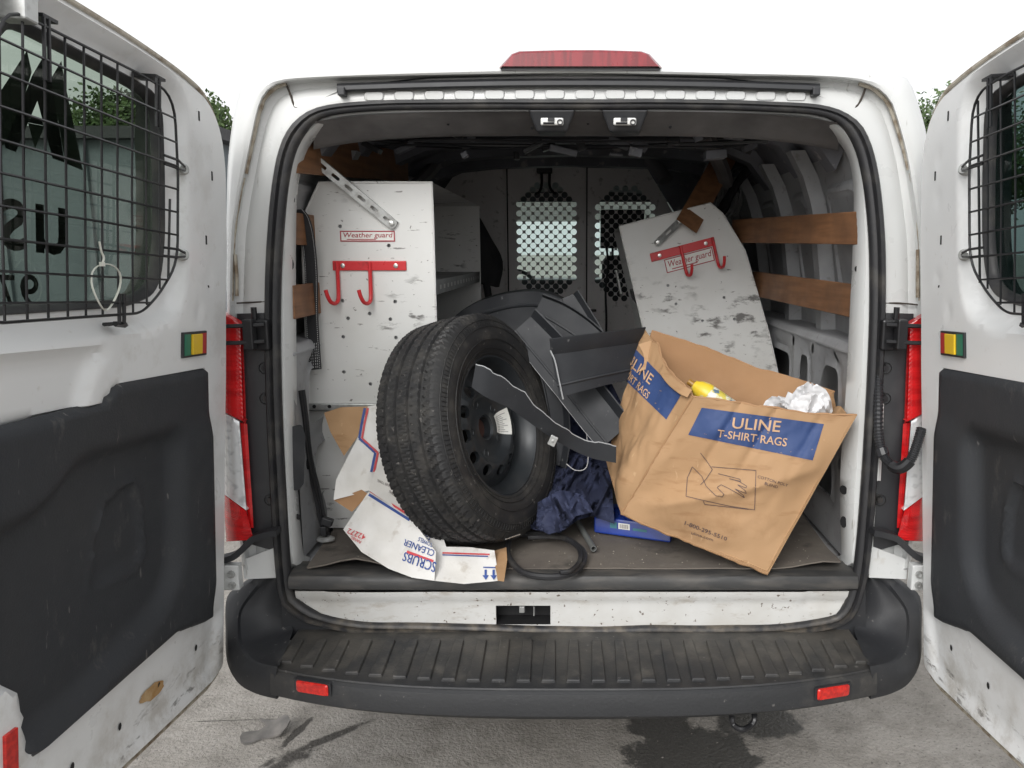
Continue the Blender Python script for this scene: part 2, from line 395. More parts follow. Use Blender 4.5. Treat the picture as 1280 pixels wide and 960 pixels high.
navy = M('navy_cloth', (0.016, 0.021, 0.05), 0.85, [dict(s=6, d=5, lo=0.4, hi=0.7, c=(0.028, 0.036, 0.08))], bump=(120, 0.4, 0.002))
blackcloth = M('black_cloth', (0.012, 0.012, 0.014), 0.85, bump=(60, 0.4, 0.004))
ragw = M('white_rag', (0.66, 0.66, 0.67), 0.85, bump=(60, 0.2, 0.003))
bottle_w = M('bottle_white', (0.66, 0.66, 0.6), 0.35, [dict(s=28, d=3, lo=0.5, hi=0.58, c=(0.55, 0.46, 0.08)), dict(s=34, d=3, lo=0.58, hi=0.64, c=(0.1, 0.16, 0.22))])
bottle_y = M('bottle_yellow', (0.72, 0.52, 0.04), 0.3, [dict(s=30, lo=0.55, hi=0.65, c=(0.6, 0.55, 0.3))])
pack_blue = M('blue_pack', (0.012, 0.045, 0.30), 0.3, [dict(s=10, lo=0.45, hi=0.65, c=(0.01, 0.03, 0.2))], coat=0.3)
paper = M('sticker_paper', (0.72, 0.72, 0.68), 0.6)
green_s = M('green_label', (0.02, 0.17, 0.1), 0.4); yellow_s = M('yellow_label', (0.72, 0.47, 0.02), 0.35)
red_s = M('red_label', (0.42, 0.03, 0.03), 0.4)
zipm = M('zip_tie_nylon', (0.66, 0.66, 0.6), 0.4)
sealer = M('seam_sealer', (0.42, 0.38, 0.31), 0.6, [dict(s=30, d=5, lo=0.45, hi=0.65, c=(0.2, 0.15, 0.1))])
seam_dark = M('seam_gap', (0.05, 0.04, 0.032), 0.8)
rust = M('rust_stain', (0.36, 0.20, 0.07), 0.8, [dict(s=30, d=5, lo=0.4, hi=0.65, c=(0.5, 0.36, 0.2))])
bark = M('bark', (0.07, 0.05, 0.035), 0.9, bump=(12, 0.5, 0.03))
leafm = M('leaf', (0.055, 0.10, 0.028), 0.6, [dict(s=0.7, d=3, lo=0.35, hi=0.65, c=(0.09, 0.14, 0.04)), dict(s=3, d=2, lo=0.5, hi=0.7, c=(0.03, 0.06, 0.018))])
wall_b = M('building_wall', (0.15, 0.175, 0.195), 0.7, [dict(s=0.6, lo=0.4, hi=0.7, c=(0.12, 0.14, 0.16))], bump=(6, 0.1, 0.02))
roof_b = M('building_roof', (0.05, 0.05, 0.055), 0.7)
seat_m = M('seat_fabric', (0.03, 0.03, 0.034), 0.8, bump=(90, 0.2, 0.002))
scrap_l = M('scuffed_leather', (0.085, 0.08, 0.076), 0.7, [dict(s=20, d=5, lo=0.4, hi=0.65, c=(0.14, 0.13, 0.12))], bump=(40, 0.2, 0.003))
stone = M('pebble', (0.16, 0.15, 0.135), 0.9, [dict(s=9, lo=0.4, hi=0.7, c=(0.08, 0.075, 0.07))])

def glass_mat(name, tint, gloss=0.12):
    m = bpy.data.materials.new(name); m.use_nodes = True; nt = m.node_tree; N = nt.nodes; L = nt.links
    N.remove(N['Principled BSDF']); out = N['Material Output']
    t = N.new('ShaderNodeBsdfTransparent'); t.inputs[0].default_value = (*tint, 1)
    g = N.new('ShaderNodeBsdfGlossy'); g.inputs['Roughness'].default_value = 0.03
    lw = N.new('ShaderNodeLayerWeight'); pw = N.new('ShaderNodeMath'); pw.operation = 'POWER'; pw.inputs[1].default_value = 5
    L.new(lw.outputs['Facing'], pw.inputs[0]); ad = N.new('ShaderNodeMath'); ad.operation = 'MULTIPLY_ADD'; ad.inputs[1].default_value = 0.94; ad.inputs[2].default_value = 0.04
    L.new(pw.outputs[0], ad.inputs[0])
    mx = N.new('ShaderNodeMixShader'); L.new(ad.outputs[0], mx.inputs[0]); L.new(t.outputs[0], mx.inputs[1]); L.new(g.outputs[0], mx.inputs[2])
    L.new(mx.outputs[0], out.inputs[0]); return m
glass = glass_mat('privacy_glass', (0.58, 0.63, 0.58))
glass_r = glass_mat('privacy_glass_dark', (0.34, 0.42, 0.41))  # darker copy of the same glass, tint stands in for tree reflections
windshield = glass_mat('windscreen_glass', (0.62, 0.74, 0.70))  # tint stands in for trees ahead, dimming the bright view

# ================================================================== SETTING
def ground_material():
    m = bpy.data.materials.new('concrete_yard'); m.use_nodes = True; nt = m.node_tree; N = nt.nodes; L = nt.links
    b = N['Principled BSDF']; geo = N.new('ShaderNodeNewGeometry'); pos = geo.outputs['Position']
    def nse(sc, d=6, r=0.6):
        t = N.new('ShaderNodeTexNoise'); t.inputs['Scale'].default_value = sc; t.inputs['Detail'].default_value = d; t.inputs['Roughness'].default_value = r
        L.new(pos, t.inputs['Vector']); return t.outputs['Fac']
    def mr(src, a, c, d=0.0, e=1.0):
        r = N.new('ShaderNodeMapRange'); r.inputs[1].default_value = a; r.inputs[2].default_value = c; r.inputs[3].default_value = d; r.inputs[4].default_value = e
        L.new(src, r.inputs[0]); return r.outputs[0]
    def mth(op, a, c=0.0):
        r = N.new('ShaderNodeMath'); r.operation = op
        for i, q in enumerate((a, c)):
            if isinstance(q, (int, float)): r.inputs[i].default_value = q
            else: L.new(q, r.inputs[i])
        return r.outputs[0]
    def mix(fac, a, c):
        x = N.new('ShaderNodeMix'); x.data_type = 'RGBA'; L.new(fac, x.inputs[0])
        for i, q in ((6, a), (7, c)):
            if isinstance(q, tuple): x.inputs[i].default_value = (*q, 1)
            else: L.new(q, x.inputs[i])
        return x.outputs[2]
    col = mix(mr(nse(1.3), 0.35, 0.68), (0.235, 0.218, 0.195), (0.33, 0.31, 0.285))
    col = mix(mr(nse(9, 8, 0.7), 0.45, 0.72, 0, 0.75), col, (0.13, 0.118, 0.103))
    col = mix(mr(nse(90, 3), 0.58, 0.68, 0, 0.6), col, (0.07, 0.065, 0.06))
    col = mix(mr(nse(130, 2), 0.64, 0.7, 0, 0.5), col, (0.36, 0.345, 0.32))
    wet = None
    def blob(c, rx, ry, rz, edge=0.10, amp=0.9, sc=5):
        mp = N.new('ShaderNodeMapping'); mp.vector_type = 'TEXTURE'
        mp.inputs['Location'].default_value = c; mp.inputs['Rotation'].default_value = (0, 0, rz); mp.inputs['Scale'].default_value = (rx, ry, 1e3)
        L.new(pos, mp.inputs['Vector'])
        ln = N.new('ShaderNodeVectorMath'); ln.operation = 'LENGTH'; L.new(mp.outputs[0], ln.inputs[0])
        d = mth('ADD', ln.outputs['Value'], mr(nse(sc, 9, 0.72), 0.25, 0.75, -amp*0.5, amp*0.5))
        return mr(d, 1.0, 1.0-edge, 0, 1)
    c1 = PZ(870, 945, 0); c2 = PZ(950, 905, 0); c3 = PZ(405, 925, 0); c4 = PZ(330, 945, 0); c5 = PZ(905, 990, 0)
    for args in ((c1, 0.22, 0.17, 0, 0.12, 0.8, 7), (c2, 0.17, 0.10, 0, 0.25, 0.9, 8), (c5, 0.15, 0.24, 0.3, 0.12, 0.8, 6), (PZ(820, 905, 0), 0.13, 0.08, 0, 0.15, 0.9, 8)):
        k = blob(*args); wet = k if wet is None else mth('MAXIMUM', wet, k)
    crk = blob(c3, 0.20, 0.022, R(40), 0.4, 1.5, 9)
    crk = mth('MAXIMUM', crk, blob(PZ(372, 915, 0), 0.10, 0.016, R(75), 0.4, 1.5, 12))
    crk = mth('MAXIMUM', crk, blob(PZ(370, 945, 0), 0.07, 0.045, R(30), 0.5, 1.4, 14))
    crk = mth('MAXIMUM', crk, blob(PZ(300, 900, 0), 0.16, 0.004, R(3), 0.5, 1.4, 9))
    crk = mth('MAXIMUM', crk, blob(PZ(340, 965, 0), 0.14, 0.03, R(55), 0.4, 1.5, 9))
    col = mix(mth('MULTIPLY', crk, 0.92), col, (0.04, 0.036, 0.032))
    col = mix(mth('MULTIPLY', wet, 0.86), col, (0.024, 0.023, 0.021))
    L.new(col, b.inputs['Base Color'])
    L.new(mr(wet, 0, 1, 0.9, 0.5), b.inputs['Roughness'])
    bp = N.new('ShaderNodeBump'); bp.inputs['Strength'].default_value = 0.9; bp.inputs['Distance'].default_value = 0.010
    L.new(nse(70, 5), bp.inputs['Height'])
    bp2 = N.new('ShaderNodeBump'); bp2.inputs['Strength'].default_value = 0.5; bp2.inputs['Distance'].default_value = 0.01; bp2.invert = True
    L.new(crk, bp2.inputs['Height']); L.new(bp.outputs[0], bp2.inputs['Normal']); L.new(bp2.outputs[0], b.inputs['Normal'])
    return m
g = MB(); g.add([(-600, -600, 0), (600, -600, 0), (600, 600, 0), (-600, 600, 0)], [(0, 1, 2, 3)])
o = new('ground', g, ground_material(), smooth=0); o['kind'] = 'structure'

def tree(x, y, h, rx, label, seed):
    rs = random.Random(seed)
    t = empty('broadleaf_tree', (x, y, 0)); tag(t, label, 'tree', 'trees beyond the yard')
    m = MB(); top = h*0.62
    path = [Vector((x+0.12*math.sin(k), y+0.1*math.cos(k*1.3), top*k/6)) for k in range(7)]
    m.tube(path, 0.17, 8, rf=lambda i, n: 1.25-0.85*i/n)
    for k in range(9):
        a = rs.uniform(0, 6.28); b = path[2+k % 5]; L = rx*rs.uniform(0.5, 0.85)
        e = b+Vector((math.cos(a)*L, math.sin(a)*L, rs.uniform(0.5, 1.6)))
        m.tube([b, (b+e)/2+Vector((0, 0, 0.2)), e], 0.07, 6, rf=lambda i, n: 1-0.7*i/n)
    new('trunk', m, bark, t)
    c = MB(); cz = h*0.62; rz = h*0.38; clumps = []
    for k in range(64):
        while True:
            p = Vector((rs.uniform(-1, 1), rs.uniform(-1, 1), rs.uniform(-1, 1)))
            if 0.25 < p.length < 1: break
        clumps.append((Vector((x+p.x*rx*0.85, y+p.y*rx*0.85, cz+p.z*rz*0.85)), rx*rs.uniform(0.26, 0.42)))
    for k in range(30000):
        cc, cr_ = clumps[rs.randrange(64)]
        d = Vector((rs.gauss(0, 1), rs.gauss(0, 1), rs.gauss(0, 0.8))); d.normalize()
        p = cc+d*cr_*rs.uniform(0.55, 1.05)
        s = rs.uniform(0.05, 0.11); a = Vector((rs.gauss(0, 1), rs.gauss(0, 1), rs.gauss(0, 1))).normalized()
        b = a.orthogonal().normalized()*s*0.6; a *= s
        c.add([p-a, p+b, p+a, p-b], [(0, 1, 2, 3)])
    new('crown', c, leafm, t, smooth=0, recalc=False)
tree(-14.2, 25, 7.7, 2.7, 'leafy tree showing above the grey building beside the open door', 3)
tree(12.4, 25, 7.1, 2.9, 'rounded leafy tree in the gap between van roof corner and door', 5)
tree(18.4, 22, 6.6, 3.0, 'dark leafy tree seen through the guarded window without lettering', 8)
# grey building past the left-hand door
bx0, bx1, by0, by1, bh = -24, -8.9, 17.5, 24, 4.35
bld = empty('grey_building', ((bx0+bx1)/2, by0, 0)); tag(bld, 'low blue-grey building with dark flat roof below the leafy tree', 'building')
m = MB(); m.box(((bx0+bx1)/2, (by0+by1)/2, bh/2), (bx1-bx0, by1-by0, bh)); new('wall', m, wall_b, bld, smooth=0)
m = MB(); m.box(((bx0+bx1)/2, (by0+by1)/2, bh+0.14), (bx1-bx0+0.7, by1-by0+0.7, 0.28)); new('roof', m, roof_b, bld, smooth=0)
for k in range(7):
    m = MB(); m.box((bx0+1.0+k*2.2, by0-0.05, bh/2), (0.12, 0.1, bh)); new('wall_batten', m, wall_b, bld, smooth=0)

# ================================================================== VAN
van = empty('cargo_van', (0, 2.0, 0))
tag(van, 'white cargo van seen from behind with both rear doors wide open', 'van')
NA = 260; CPX = (716.0, 450.0)
def radial(loop, smooth=True):
    pts = cr([(p[0], p[1]) for p in loop], 4, True) if smooth else [Vector(p) for p in loop]
    out = []
    for k in range(NA):
        a = 2*math.pi*k/NA; d = Vector((math.sin(a), -math.cos(a))); best = None
        for i in range(len(pts)):
            p = pts[i]; q = pts[(i+1) % len(pts)]; e = q-p; den = d.x*e.y-d.y*e.x
            if abs(den) < 1e-9: continue
            w = Vector((p.x-CPX[0], p.y-CPX[1])); t = (w.x*e.y-w.y*e.x)/den; s = (w.x*d.y-w.y*d.x)/den
            if t > 0 and -1e-6 <= s <= 1+1e-6: best = t if best is None else max(best, t)
        out.append((CPX[0]+d.x*best, CPX[1]+d.y*best))
    return out
L0 = radial([(290,560),(284,420),(283,300),(284,220),(287,180),(292,145),(298,118),(303,104),(311,96),(330,92.5),(360,90),(430,87),(520,82),(620,77),(716,75),
      (812,77),(912,82),(1003,86),(1088,90),(1120,93),(1135,98),(1143,115),(1151,140),(1158,168),(1161,210),(1163,300),(1161,420),(1152,560),(1140,690),(1134,728),(1103,745),(1086,790),(1048,806),(716,812),(390,806),(352,790),(335,745),(304,728),(300,690)])
L1 = radial([(292,560),(288,420),(288,376),(291,292),(295,265),(299,240),(304,218),(313,175),(321,138),(329,118),(341,107),(358,101),(418,97),(520,94),(620,92),(716,91),
      (812,92),(912,94),(1014,96),(1070,100),(1094,108),(1106,117),(1116,130),(1130,175),(1138,212),(1142,238),(1146,264),(1150,297),(1152,380),(1150,430),(1142,560),(1134,690),(1129,722),(1100,739),(1083,783),(1046,800),(716,806),(392,800),(355,783),(338,739),(309,722),(306,690)])
SEAL = [(357,730),(348,600),(343,480),(342,376),(345,300),(351,235),(360,190),(376,160),(402,141),(460,133),(560,131),(716,131),(870,131),(970,134),(1027,139),(1058,153),(1075,177),(1086,215),(1093,270),(1096,330),(1095,420),(1088,560),(1078,690),(1070,735),(1058,765),(1035,779),(960,787),(860,788),(716,790),(560,786),(460,783),(400,774),(370,757)]
L4 = radial(SEAL)
INN = radial([(380,700),(372,600),(371,480),(370,376),(370,300),(372,240),(381,195),(396,172),(424,157),(500,151),(716,149),(930,151),(1008,155),(1038,168),(1058,192),(1066,225),(1067,266),(1065,330),(1062,393),(1058,480),(1050,600),(1052,700),(1050,755),(1020,768),(860,774),(716,776),(560,772),(420,762),(390,750)])
def mixl(a, b, t): return [(p[0]*(1-t)+q[0]*t, p[1]*(1-t)+q[1]*t) for p, q in zip(a, b)]
def w(loop, dy):
    out = [PL(p[0], p[1], dy) for p in loop]
    for q in out: q.y += 0.07*sstep(0.735, 0.69, q.z) if abs(q.x) > 0.79 else 0
    return out
m = MB()
l0 = w(L0, 0.075)
fwd = [[Vector((q.x*(1+0.02*min(1, yy)), yy, q.z+(0.02*min(1, yy) if q.z > 1.9 else 0))) for q in l0] for yy in (2.95, 1.5, 0.6, 0.25)]
rows = fwd+[l0, w(mixl(L0, L1, 0.12), 0.035), w(mixl(L0, L1, 0.35), 0.008), w(mixl(L0, L1, 0.8), 0.0), w(L1, 0.004),
     w(mixl(L1, L4, 0.05), 0.035), w(mixl(L1, L4, 0.12), 0.045), w(mixl(L1, L4, 0.3), 0.05), w(mixl(L1, L4, 0.45), 0.036), w(mixl(L1, L4, 0.75), 0.032), w(L4, 0.034)]
m.loft(rows)
body = new('body_shell', m, paint, van, smooth=40)
m = MB()
t1 = mixl(L4, INN, 0.45)
m.loft([w(L4, 0.036), w(t1, 0.038), w(mixl(L4, INN, 0.62), 0.05), w(INN, 0.11), w(mixl(INN, L4, 0.05), 0.125), w(mixl(INN, L4, 0.5), 0.13)])
frame = new('door_frame', m, sill_paint if False else paint, van, smooth=40)
# holes punched in the frame posts
def frame_hole(px, py, rx, ry, dy=0.083):
    c = PL(px, py, dy); side = -1 if px < 716 else 1
    m = MB(); n = 10
    xv = Vector((0.55, 0.83*side*-1, 0)).normalized() if side > 0 else Vector((0.55, 0.83, 0)).normalized()
    nv = Vector((-side*0.83, -0.55, 0)).normalized()
    m.add([c+nv*0.006+xv*rx*math.cos(6.283*k/n)+Vector((0, 0, ry))*math.sin(6.283*k/n) for k in range(n)], [tuple(range(n))])
    m.add([c-nv*0.004+xv*rx*math.cos(6.283*k/n)+Vector((0, 0, ry))*math.sin(6.283*k/n) for k in range(n)], [tuple(range(n))])
    new('frame_slot', m, dark_hole, frame, smooth=0)
for (px, py, rx, ry) in ((365,217,0.010,0.016),(364,249,0.008,0.012),(362,330,0.010,0.018),(357,338,0.006,0.009),(1072,178,0.012,0.012),(1072,205,0.01,0.014),(1075,228,0.008,0.018),(1077,333,0.008,0.016),(1072,336,0.006,0.008),(1078,375,0.007,0.03),(1056,612,0.014,0.014),(1056,652,0.012,0.018),(1069,660,0.008,0.008),(372,646,0.008,0.008),(1060,682,0.007,0.009)):
    frame_hole(px, py, rx, ry)
# rubber weatherstrip
def seal_section(loop, prof):
    pts = [PL(p[0], p[1], 0.03) for p in loop]; n = len(pts); cen = PL(716, 450, 0.03); rings = []
    for i in range(n):
        t = (pts[(i+1) % n]-pts[i-1]).normalized(); out = t.cross(LN); out.normalize()
        if out.dot(pts[i]-cen) < 0: out = -out
        rings.append([pts[i]+out*a-LN*b for a, b in prof])
    return [list(r) for r in rings]
prof = [(-0.020, -0.004), (-0.022, 0.012), (-0.014, 0.022), (-0.006, 0.023), (-0.003, 0.016), (0.0, 0.015), (0.004, 0.024), (0.014, 0.024), (0.020, 0.014), (0.020, -0.004)]
rings = seal_section(L4, prof)
for i, (p, rg) in enumerate(zip(L4, rings)):                       # flatter along the header, a little wavy and pinched along the sill
    k = 1.0
    if p[1] < 170: k = 0.62+0.38*sstep(130, 170, p[1])
    if p[1] > 770: k = 0.85
    wob = Vector((0, 0, 0.006*nz(p[0]*0.012, 3.1)))*(1 if p[1] > 760 else 0.2)
    c = PL(p[0], p[1], 0.03)
    rings[i] = [c+(q-c)*k+wob for q in rg]
m = MB(); nprof = len(prof)
m.loft([[rings[i % NA][k] for i in range(NA)] for k in range(nprof)])
new('weatherstrip', m, rubber, van, smooth=50)

# ---- roof edge furniture
m = MB(); tri = [(626,85),(632,78),(641,68),(650,64.5),(700,63),(750,63),(800,64.5),(810,68),(819,78),(825,85)]
f0 = [PL(x, y, -0.012) for x, y in tri]; f1 = [PL(717+(x-717)*1.02, y-0.5, 0.006) for x, y in tri]; f2 = [q+Vector((0, 0.10, 0)) for q in f1]
fi = [PL(717+(x-717)*0.985, 74+(y-74)*0.8, -0.016) for x, y in tri]
m.loft([f2, f1, f0, fi], False); m.add(fi, [tuple(range(len(fi)))])
bl = new('brake_light', m, red_light, body, smooth=40)
m = MB(); m.loft([[PL(x, y, -0.006), PL(x, y+3.2, -0.006), PL(x, y+3.2, 0.02), PL(x, y, 0.02)] for x, y in ((626,84.6),(716,85.4),(825,84.6))], True, True, True)
new('lens_base', m, blackp, bl, smooth=0)
def strip_y(x): return 98+6.5*((x-723)/303)**2
m = MB(); xs = [421+k*(1025-421)/40 for k in range(41)]
loops = []
for x in xs:
    y = strip_y(x); loops.append([PL(x, y, 0.05), PL(x, y, 0.022), PL(x, y+3, 0.012), PL(x, y+8, 0.012), PL(x, y+11, 0.02), PL(x, y+11, 0.05)])
m.loft(loops, True, True, True)
ds = new('drip_strip', m, blackp, body, smooth=40)
for x in (428, 1019):
    m = MB(); c = PL(x, strip_y(x)+11, 0.02); m.box(c, (0.02, 0.03, 0.022)); new('strip_clip', m, blackp, ds, smooth=0, bevel=0.003)
pad = None
for k in range(15):
    x = 468+k*37.6; y = 118.5+3.0*((x-723)/300)**2
    c = PL(x, y, 0.036)
    if pad is None:
        m = MB(); ol = rnd([(-0.028, -0.012), (0.028, -0.012), (0.028, 0.012), (-0.028, 0.012)], 0.009, 4)
        lo = [[c+Vector((p.x*s, -t, p.y*s)) for p in ol] for s, t in ((1.12, -0.01), (1.0, 0.003), (0.86, 0.0075))]
        m.loft(lo, True, False, True)
        pad = new('header_boss', m, paint, body, org=c, smooth=45)
    else: copyto(pad, body, c)
# seam sealer beads and gaps on the jamb
def bead(name, pts, r, mat, dy=0.03, par=None, seg=6):
    m = MB(); m.tube(cr([PL(x, y, dy) for x, y in pts], 5), r, seg, rf=lambda i, n: 1+0.35*nz(i*0.4, r*900)); new(name, m, mat, par or body, smooth=50)
ls = [(357,104),(343,110),(332,121),(324,139),(316,175),(307,217)]
rs_ = [(1074,104),(1092,111),(1103,121),(1113,134),(1127,176),(1136,212)]
for s in (ls, rs_): bead('sealer_bead', s, 0.0065, sealer, 0.03)
for s in ([(305,222),(301,240),(297,263),(293,292),(291,330),(290,376)], [(1138,216),(1142,238),(1146,264),(1149,297),(1150,330),(1150,376)]): bead('sealer_bead', s, 0.0045, sealer, 0.03)
for s in ([(355,95),(355,102)], [(356,102),(361,113),(365,124),(368,134)], [(368,134),(376,136)], [(1087,96),(1086,101)], [(1084,103),(1079,118),(1073,130),(1066,137)]): bead('panel_gap', s, 0.0028, seam_dark, 0.016 if s[0][1] < 95 else 0.036)
for s in ([(296,379),(312,378),(333,377)], [(1103,379),(1126,379),(1147,381)]): bead('panel_gap', s, 0.0025, seam_dark, 0.034)
for s in ([(294,318),(296,345),(296,370)], [(1147,312),(1147,340),(1147,372)]):
    m = MB(); m.tube([PL(x, y, 0.028) for x, y in s], 0.008, 6, flat=0.5); new('water_channel', m, sealer, body)

# ---- black corner trims, lamps, hinges
def quadstrip(mb, left, right, dyl, dyr, n=10, depth=0.03):
    a = resample_n(left, n); b = resample_n(right, n)
    lp = []
    for p, q in zip(a, b):
        lp.append([PL(p[0], p[1], dyl+depth), PL(p[0], p[1], dyl), PL((p[0]+q[0])/2, (p[1]+q[1])/2, (dyl+dyr)/2-0.004), PL(q[0], q[1], dyr), PL(q[0], q[1], dyr+depth)])
    mb.loft(lp, True, True, True)
def resample_n(poly, n):
    poly = [Vector(p) for p in poly]; d = [0]
    for a, b in zip(poly, poly[1:]): d.append(d[-1]+(b-a).length)
    out = []
    for k in range(n+1):
        s = d[-1]*k/n; i = 0
        while i < len(d)-2 and d[i+1] < s: i += 1
        t = (s-d[i])/max(1e-9, d[i+1]-d[i]); out.append(poly[i]*(1-t)+poly[i+1]*t)
    return out
MX = lambda l: [(1438-x, y) for x, y in l]
def corner(side):
    X = (lambda l: l) if side < 0 else MX
    m = MB(); quadstrip(m, X([(296,392),(298,450),(304,532),(312,680)]), X([(336,391),(336,480),(339,560),(347,690)]), 0.02, 0.03)
    ct = new('corner_trim', m, blackp, van, smooth=40)
    for (x, y) in ((331,460),(332,498),(338,625)):
        m = MB(); c = PL(*X([(x, y)])[0], 0.022); m.lathe([(0.016, 0.004), (0.016, -0.006), (0.009, -0.006), (0.008, 0.003)], 14, Matrix.Translation(c) @ Matrix.Rotation(R(90), 4, 'X'), False, True)
        new('trim_plug', m, rubber, ct)
    m = MB(); quadstrip(m, X([(333,505),(335,560),(337,601)]), X([(339,504),(341,560),(344,601)]), 0.016, 0.016, 6, 0.02); new('trim_reveal', m, paint, ct)
    # lamp: three stacked lens sections that wrap round the corner
    edge_l = [(270,386),(272,450),(274,514),(277,560),(279,618),(284,678)]
    def sec(a, b, name, mat, par):
        m = MB(); n = 44 if mat is red_lens else 15; lp = []
        for k in range(n+1):
            t = k/n; zg = 0.0016 if k % 2 else 0.0
            pl = Vector(a[0])*(1-t)+Vector(b[0])*t; pr = Vector(a[1])*(1-t)+Vector(b[1])*t
            row = [(pl.x, pl.y, 0.10), (pl.x, pl.y, 0.045), (pl.x+(pr.x-pl.x)*0.25, pl.y+(pr.y-pl.y)*0.25, 0.006), (pl.x+(pr.x-pl.x)*0.7, pl.y+(pr.y-pl.y)*0.7, -0.008), (pr.x, pr.y, -0.004), (pr.x+0.5, pr.y, 0.04)]
            lp.append([PL(*X([(x, y)])[0], d-zg-0.022) for x, y, d in row])
        m.loft(lp, False); m.loft([lp[0], [q+Vector((0, 0.03, 0)) for q in lp[0]]], False); m.loft([lp[-1], [q+Vector((0, 0.03, 0)) for q in lp[-1]]], False)
        return new(name, m, mat, par, smooth=40)
    lamp = sec(((272,388),(300,405)), ((274,512),(304,527)), 'tail_light', red_lens, van)
    sec(((274,513),(299,527)), ((279,617),(308,638)), 'clear_lens', clear_lens, lamp)
    sec(((279,618),(308,639)), ((283,677),(317,675)), 'lower_lens', red_lens, lamp)
    m = MB(); quadstrip(m, X([(299,405),(303,470),(304,528)]), X([(303,404),(306,470),(308,530)]), -0.006, 0.0, 6, 0.03); new('lens_edge', m, red_lens, lamp)
    m = MB(); quadstrip(m, X([(300,528),(304,580),(309,640),(312,660)]), X([(309,530),(312,580),(316,640),(317,660)]), -0.008, -0.004, 6, 0.03); new('lens_edge', m, red_lens, lamp)
    # hinge
    m = MB(); c = PL(*X([(328, 418)])[0], 0.015); sg = side
    m.box(c, (0.052, 0.05, 0.085)); h = new('hinge', m, blackm, van, smooth=0, bevel=0.006)
    for y in (408, 429):
        a = PL(*X([(330, y-2)])[0], -0.03); b = PL(*X([(276, y)])[0], -0.05)
        m = MB(); m.tube([a, (a+b)/2+Vector((0, -0.008, 0)), b], 0.006, 8); new('hinge_arm', m, blackm, h)
    m = MB(); c = PL(*X([(312, 418)])[0], -0.035); m.box(c, (0.028, 0.03, 0.082)); new('hinge_knuckle', m, blackm, h, smooth=0, bevel=0.004)
    m = MB(); c = PL(*X([(318, 400)])[0], 0.0); m.lathe([(0.008, 0), (0.008, 0.035)], 10, Matrix.Translation(c), True, True); new('hinge_pin', m, blackm, h)
    # lower end: black bracket sweep and white lower hinge plate
    m = MB(); pts = X([(278,699),(294,694),(306,684),(318,672),(336,666),(348,664)])
    m.tube(cr([PL(x, y, -0.02) for x, y in pts], 4), 0.012, 4, flat=2.2, up=(0, 1, 0)); new('lower_bracket', m, plastic, van, smooth=30)
    m = MB(); c = PL(*X([(290, 720)])[0], -0.02); m.box(c, (0.05, 0.03, 0.075)); h2 = new('hinge', m, paint, van, smooth=0, bevel=0.004)
    for dz in (-0.02, 0.012):
        m = MB(); m.lathe([(0.011, 0), (0.011, 0.006), (0.006, 0.006), (0.005, 0.002)], 8, Matrix.Translation(c+Vector((-0.006*sg, -0.015, dz))) @ Matrix.Rotation(R(90), 4, 'X'), False, True); new('hinge_bolt', m, galv, h2)
    m = MB(); quadstrip(m, X([(303,700),(304,712),(305,724)]), X([(350,682),(351,700),(352,722)]), 0.018, 0.03, 6, 0.03); new('lower_corner', m, paint, van, smooth=30)
corner(-1); corner(1)
# wiring loom to the door, beside the lamp at the right
m = MB(); lp = cr([PL(x, y, d) for x, y, d in ((1098,470,0.02),(1098,500,0.0),(1098,540,-0.02),(1103,566,-0.04),(1113,580,-0.06),(1125,585,-0.08),(1138,575,-0.09),(1146,556,-0.09),(1152,535,-0.08))], 16)
m.tube(lp, 0.0135, 10, rf=lambda i, n: 1.0 if i % 2 else 0.84); new('wiring_loom', m, blackp, van, smooth=25)
m = MB(); m.tube(lp[44:52], 0.0165, 10); new('loom_clip', m, blackp, van)
m = MB(); m.tube(lp[66:96], 0.016, 10); new('loom_sleeve', m, blackm, van)

# ---- bumper and step
ZS = 0.540
def bump_y(x): return -0.300+0.10*(abs(x)/0.80)**3
sections = []; xs = [-0.80+k*1.6/48 for k in range(49)]
def bsec(x):
    yl = bump_y(x); e = abs(x)/0.8
    return [Vector((x, 0.02, ZS+0.004)), Vector((x, -0.035, ZS+0.002)), Vector((x, yl+0.035, ZS-0.004)), Vector((x, yl+0.012, ZS-0.003)), Vector((x, yl+0.002, ZS-0.010)), Vector((x, yl-0.004, ZS-0.03)), Vector((x, yl-0.006, ZS-0.064)),
            Vector((x, yl+0.004, ZS-0.078+0.006*e)), Vector((x, yl+0.03, ZS-0.088+0.006*e)), Vector((x, yl+0.12, ZS-0.09)), Vector((x, 0.02, ZS-0.1))]
m = MB(); m.loft([bsec(x) for x in xs], True, True, True)
bumper = new('bumper', m, step_mat, van, smooth=35)
nr = 25; ri = 0
for k in range(nr):
    x = -0.775+k*1.55/(nr-1); yl = bump_y(x); m = MB(); wd = 0.0455/2; sk = 0.0
    a0, a1 = -0.05, yl+0.045
    taper = 0.72
    vs = []
    for (yy, ww) in ((a0, wd*taper), (a1, wd)):
        vs.append((yy, ww))
    (ya, wa), (yb, wb) = vs
    xb = x*1.0; xa = x*1.0
    m.hexa([(xa-wa, ya, ZS-0.01), (xb-wb, yb, ZS-0.014), (xb+wb, yb, ZS-0.014), (xa+wa, ya, ZS-0.01),
            (xa-wa+0.004, ya, ZS+0.010), (xb-wb+0.006, yb+0.004, ZS+0.0045), (xb+wb-0.006, yb+0.004, ZS+0.0045), (xa+wa-0.004, ya, ZS+0.010)])
    new('step_rib', m, step_mat, bumper, smooth=0, bevel=0.003)
m = MB(); m.tube([Vector((x, bump_y(x)+0.014, ZS-0.002)) for x in xs], 0.0045, 6); new('step_lip', m, step_mat, bumper)
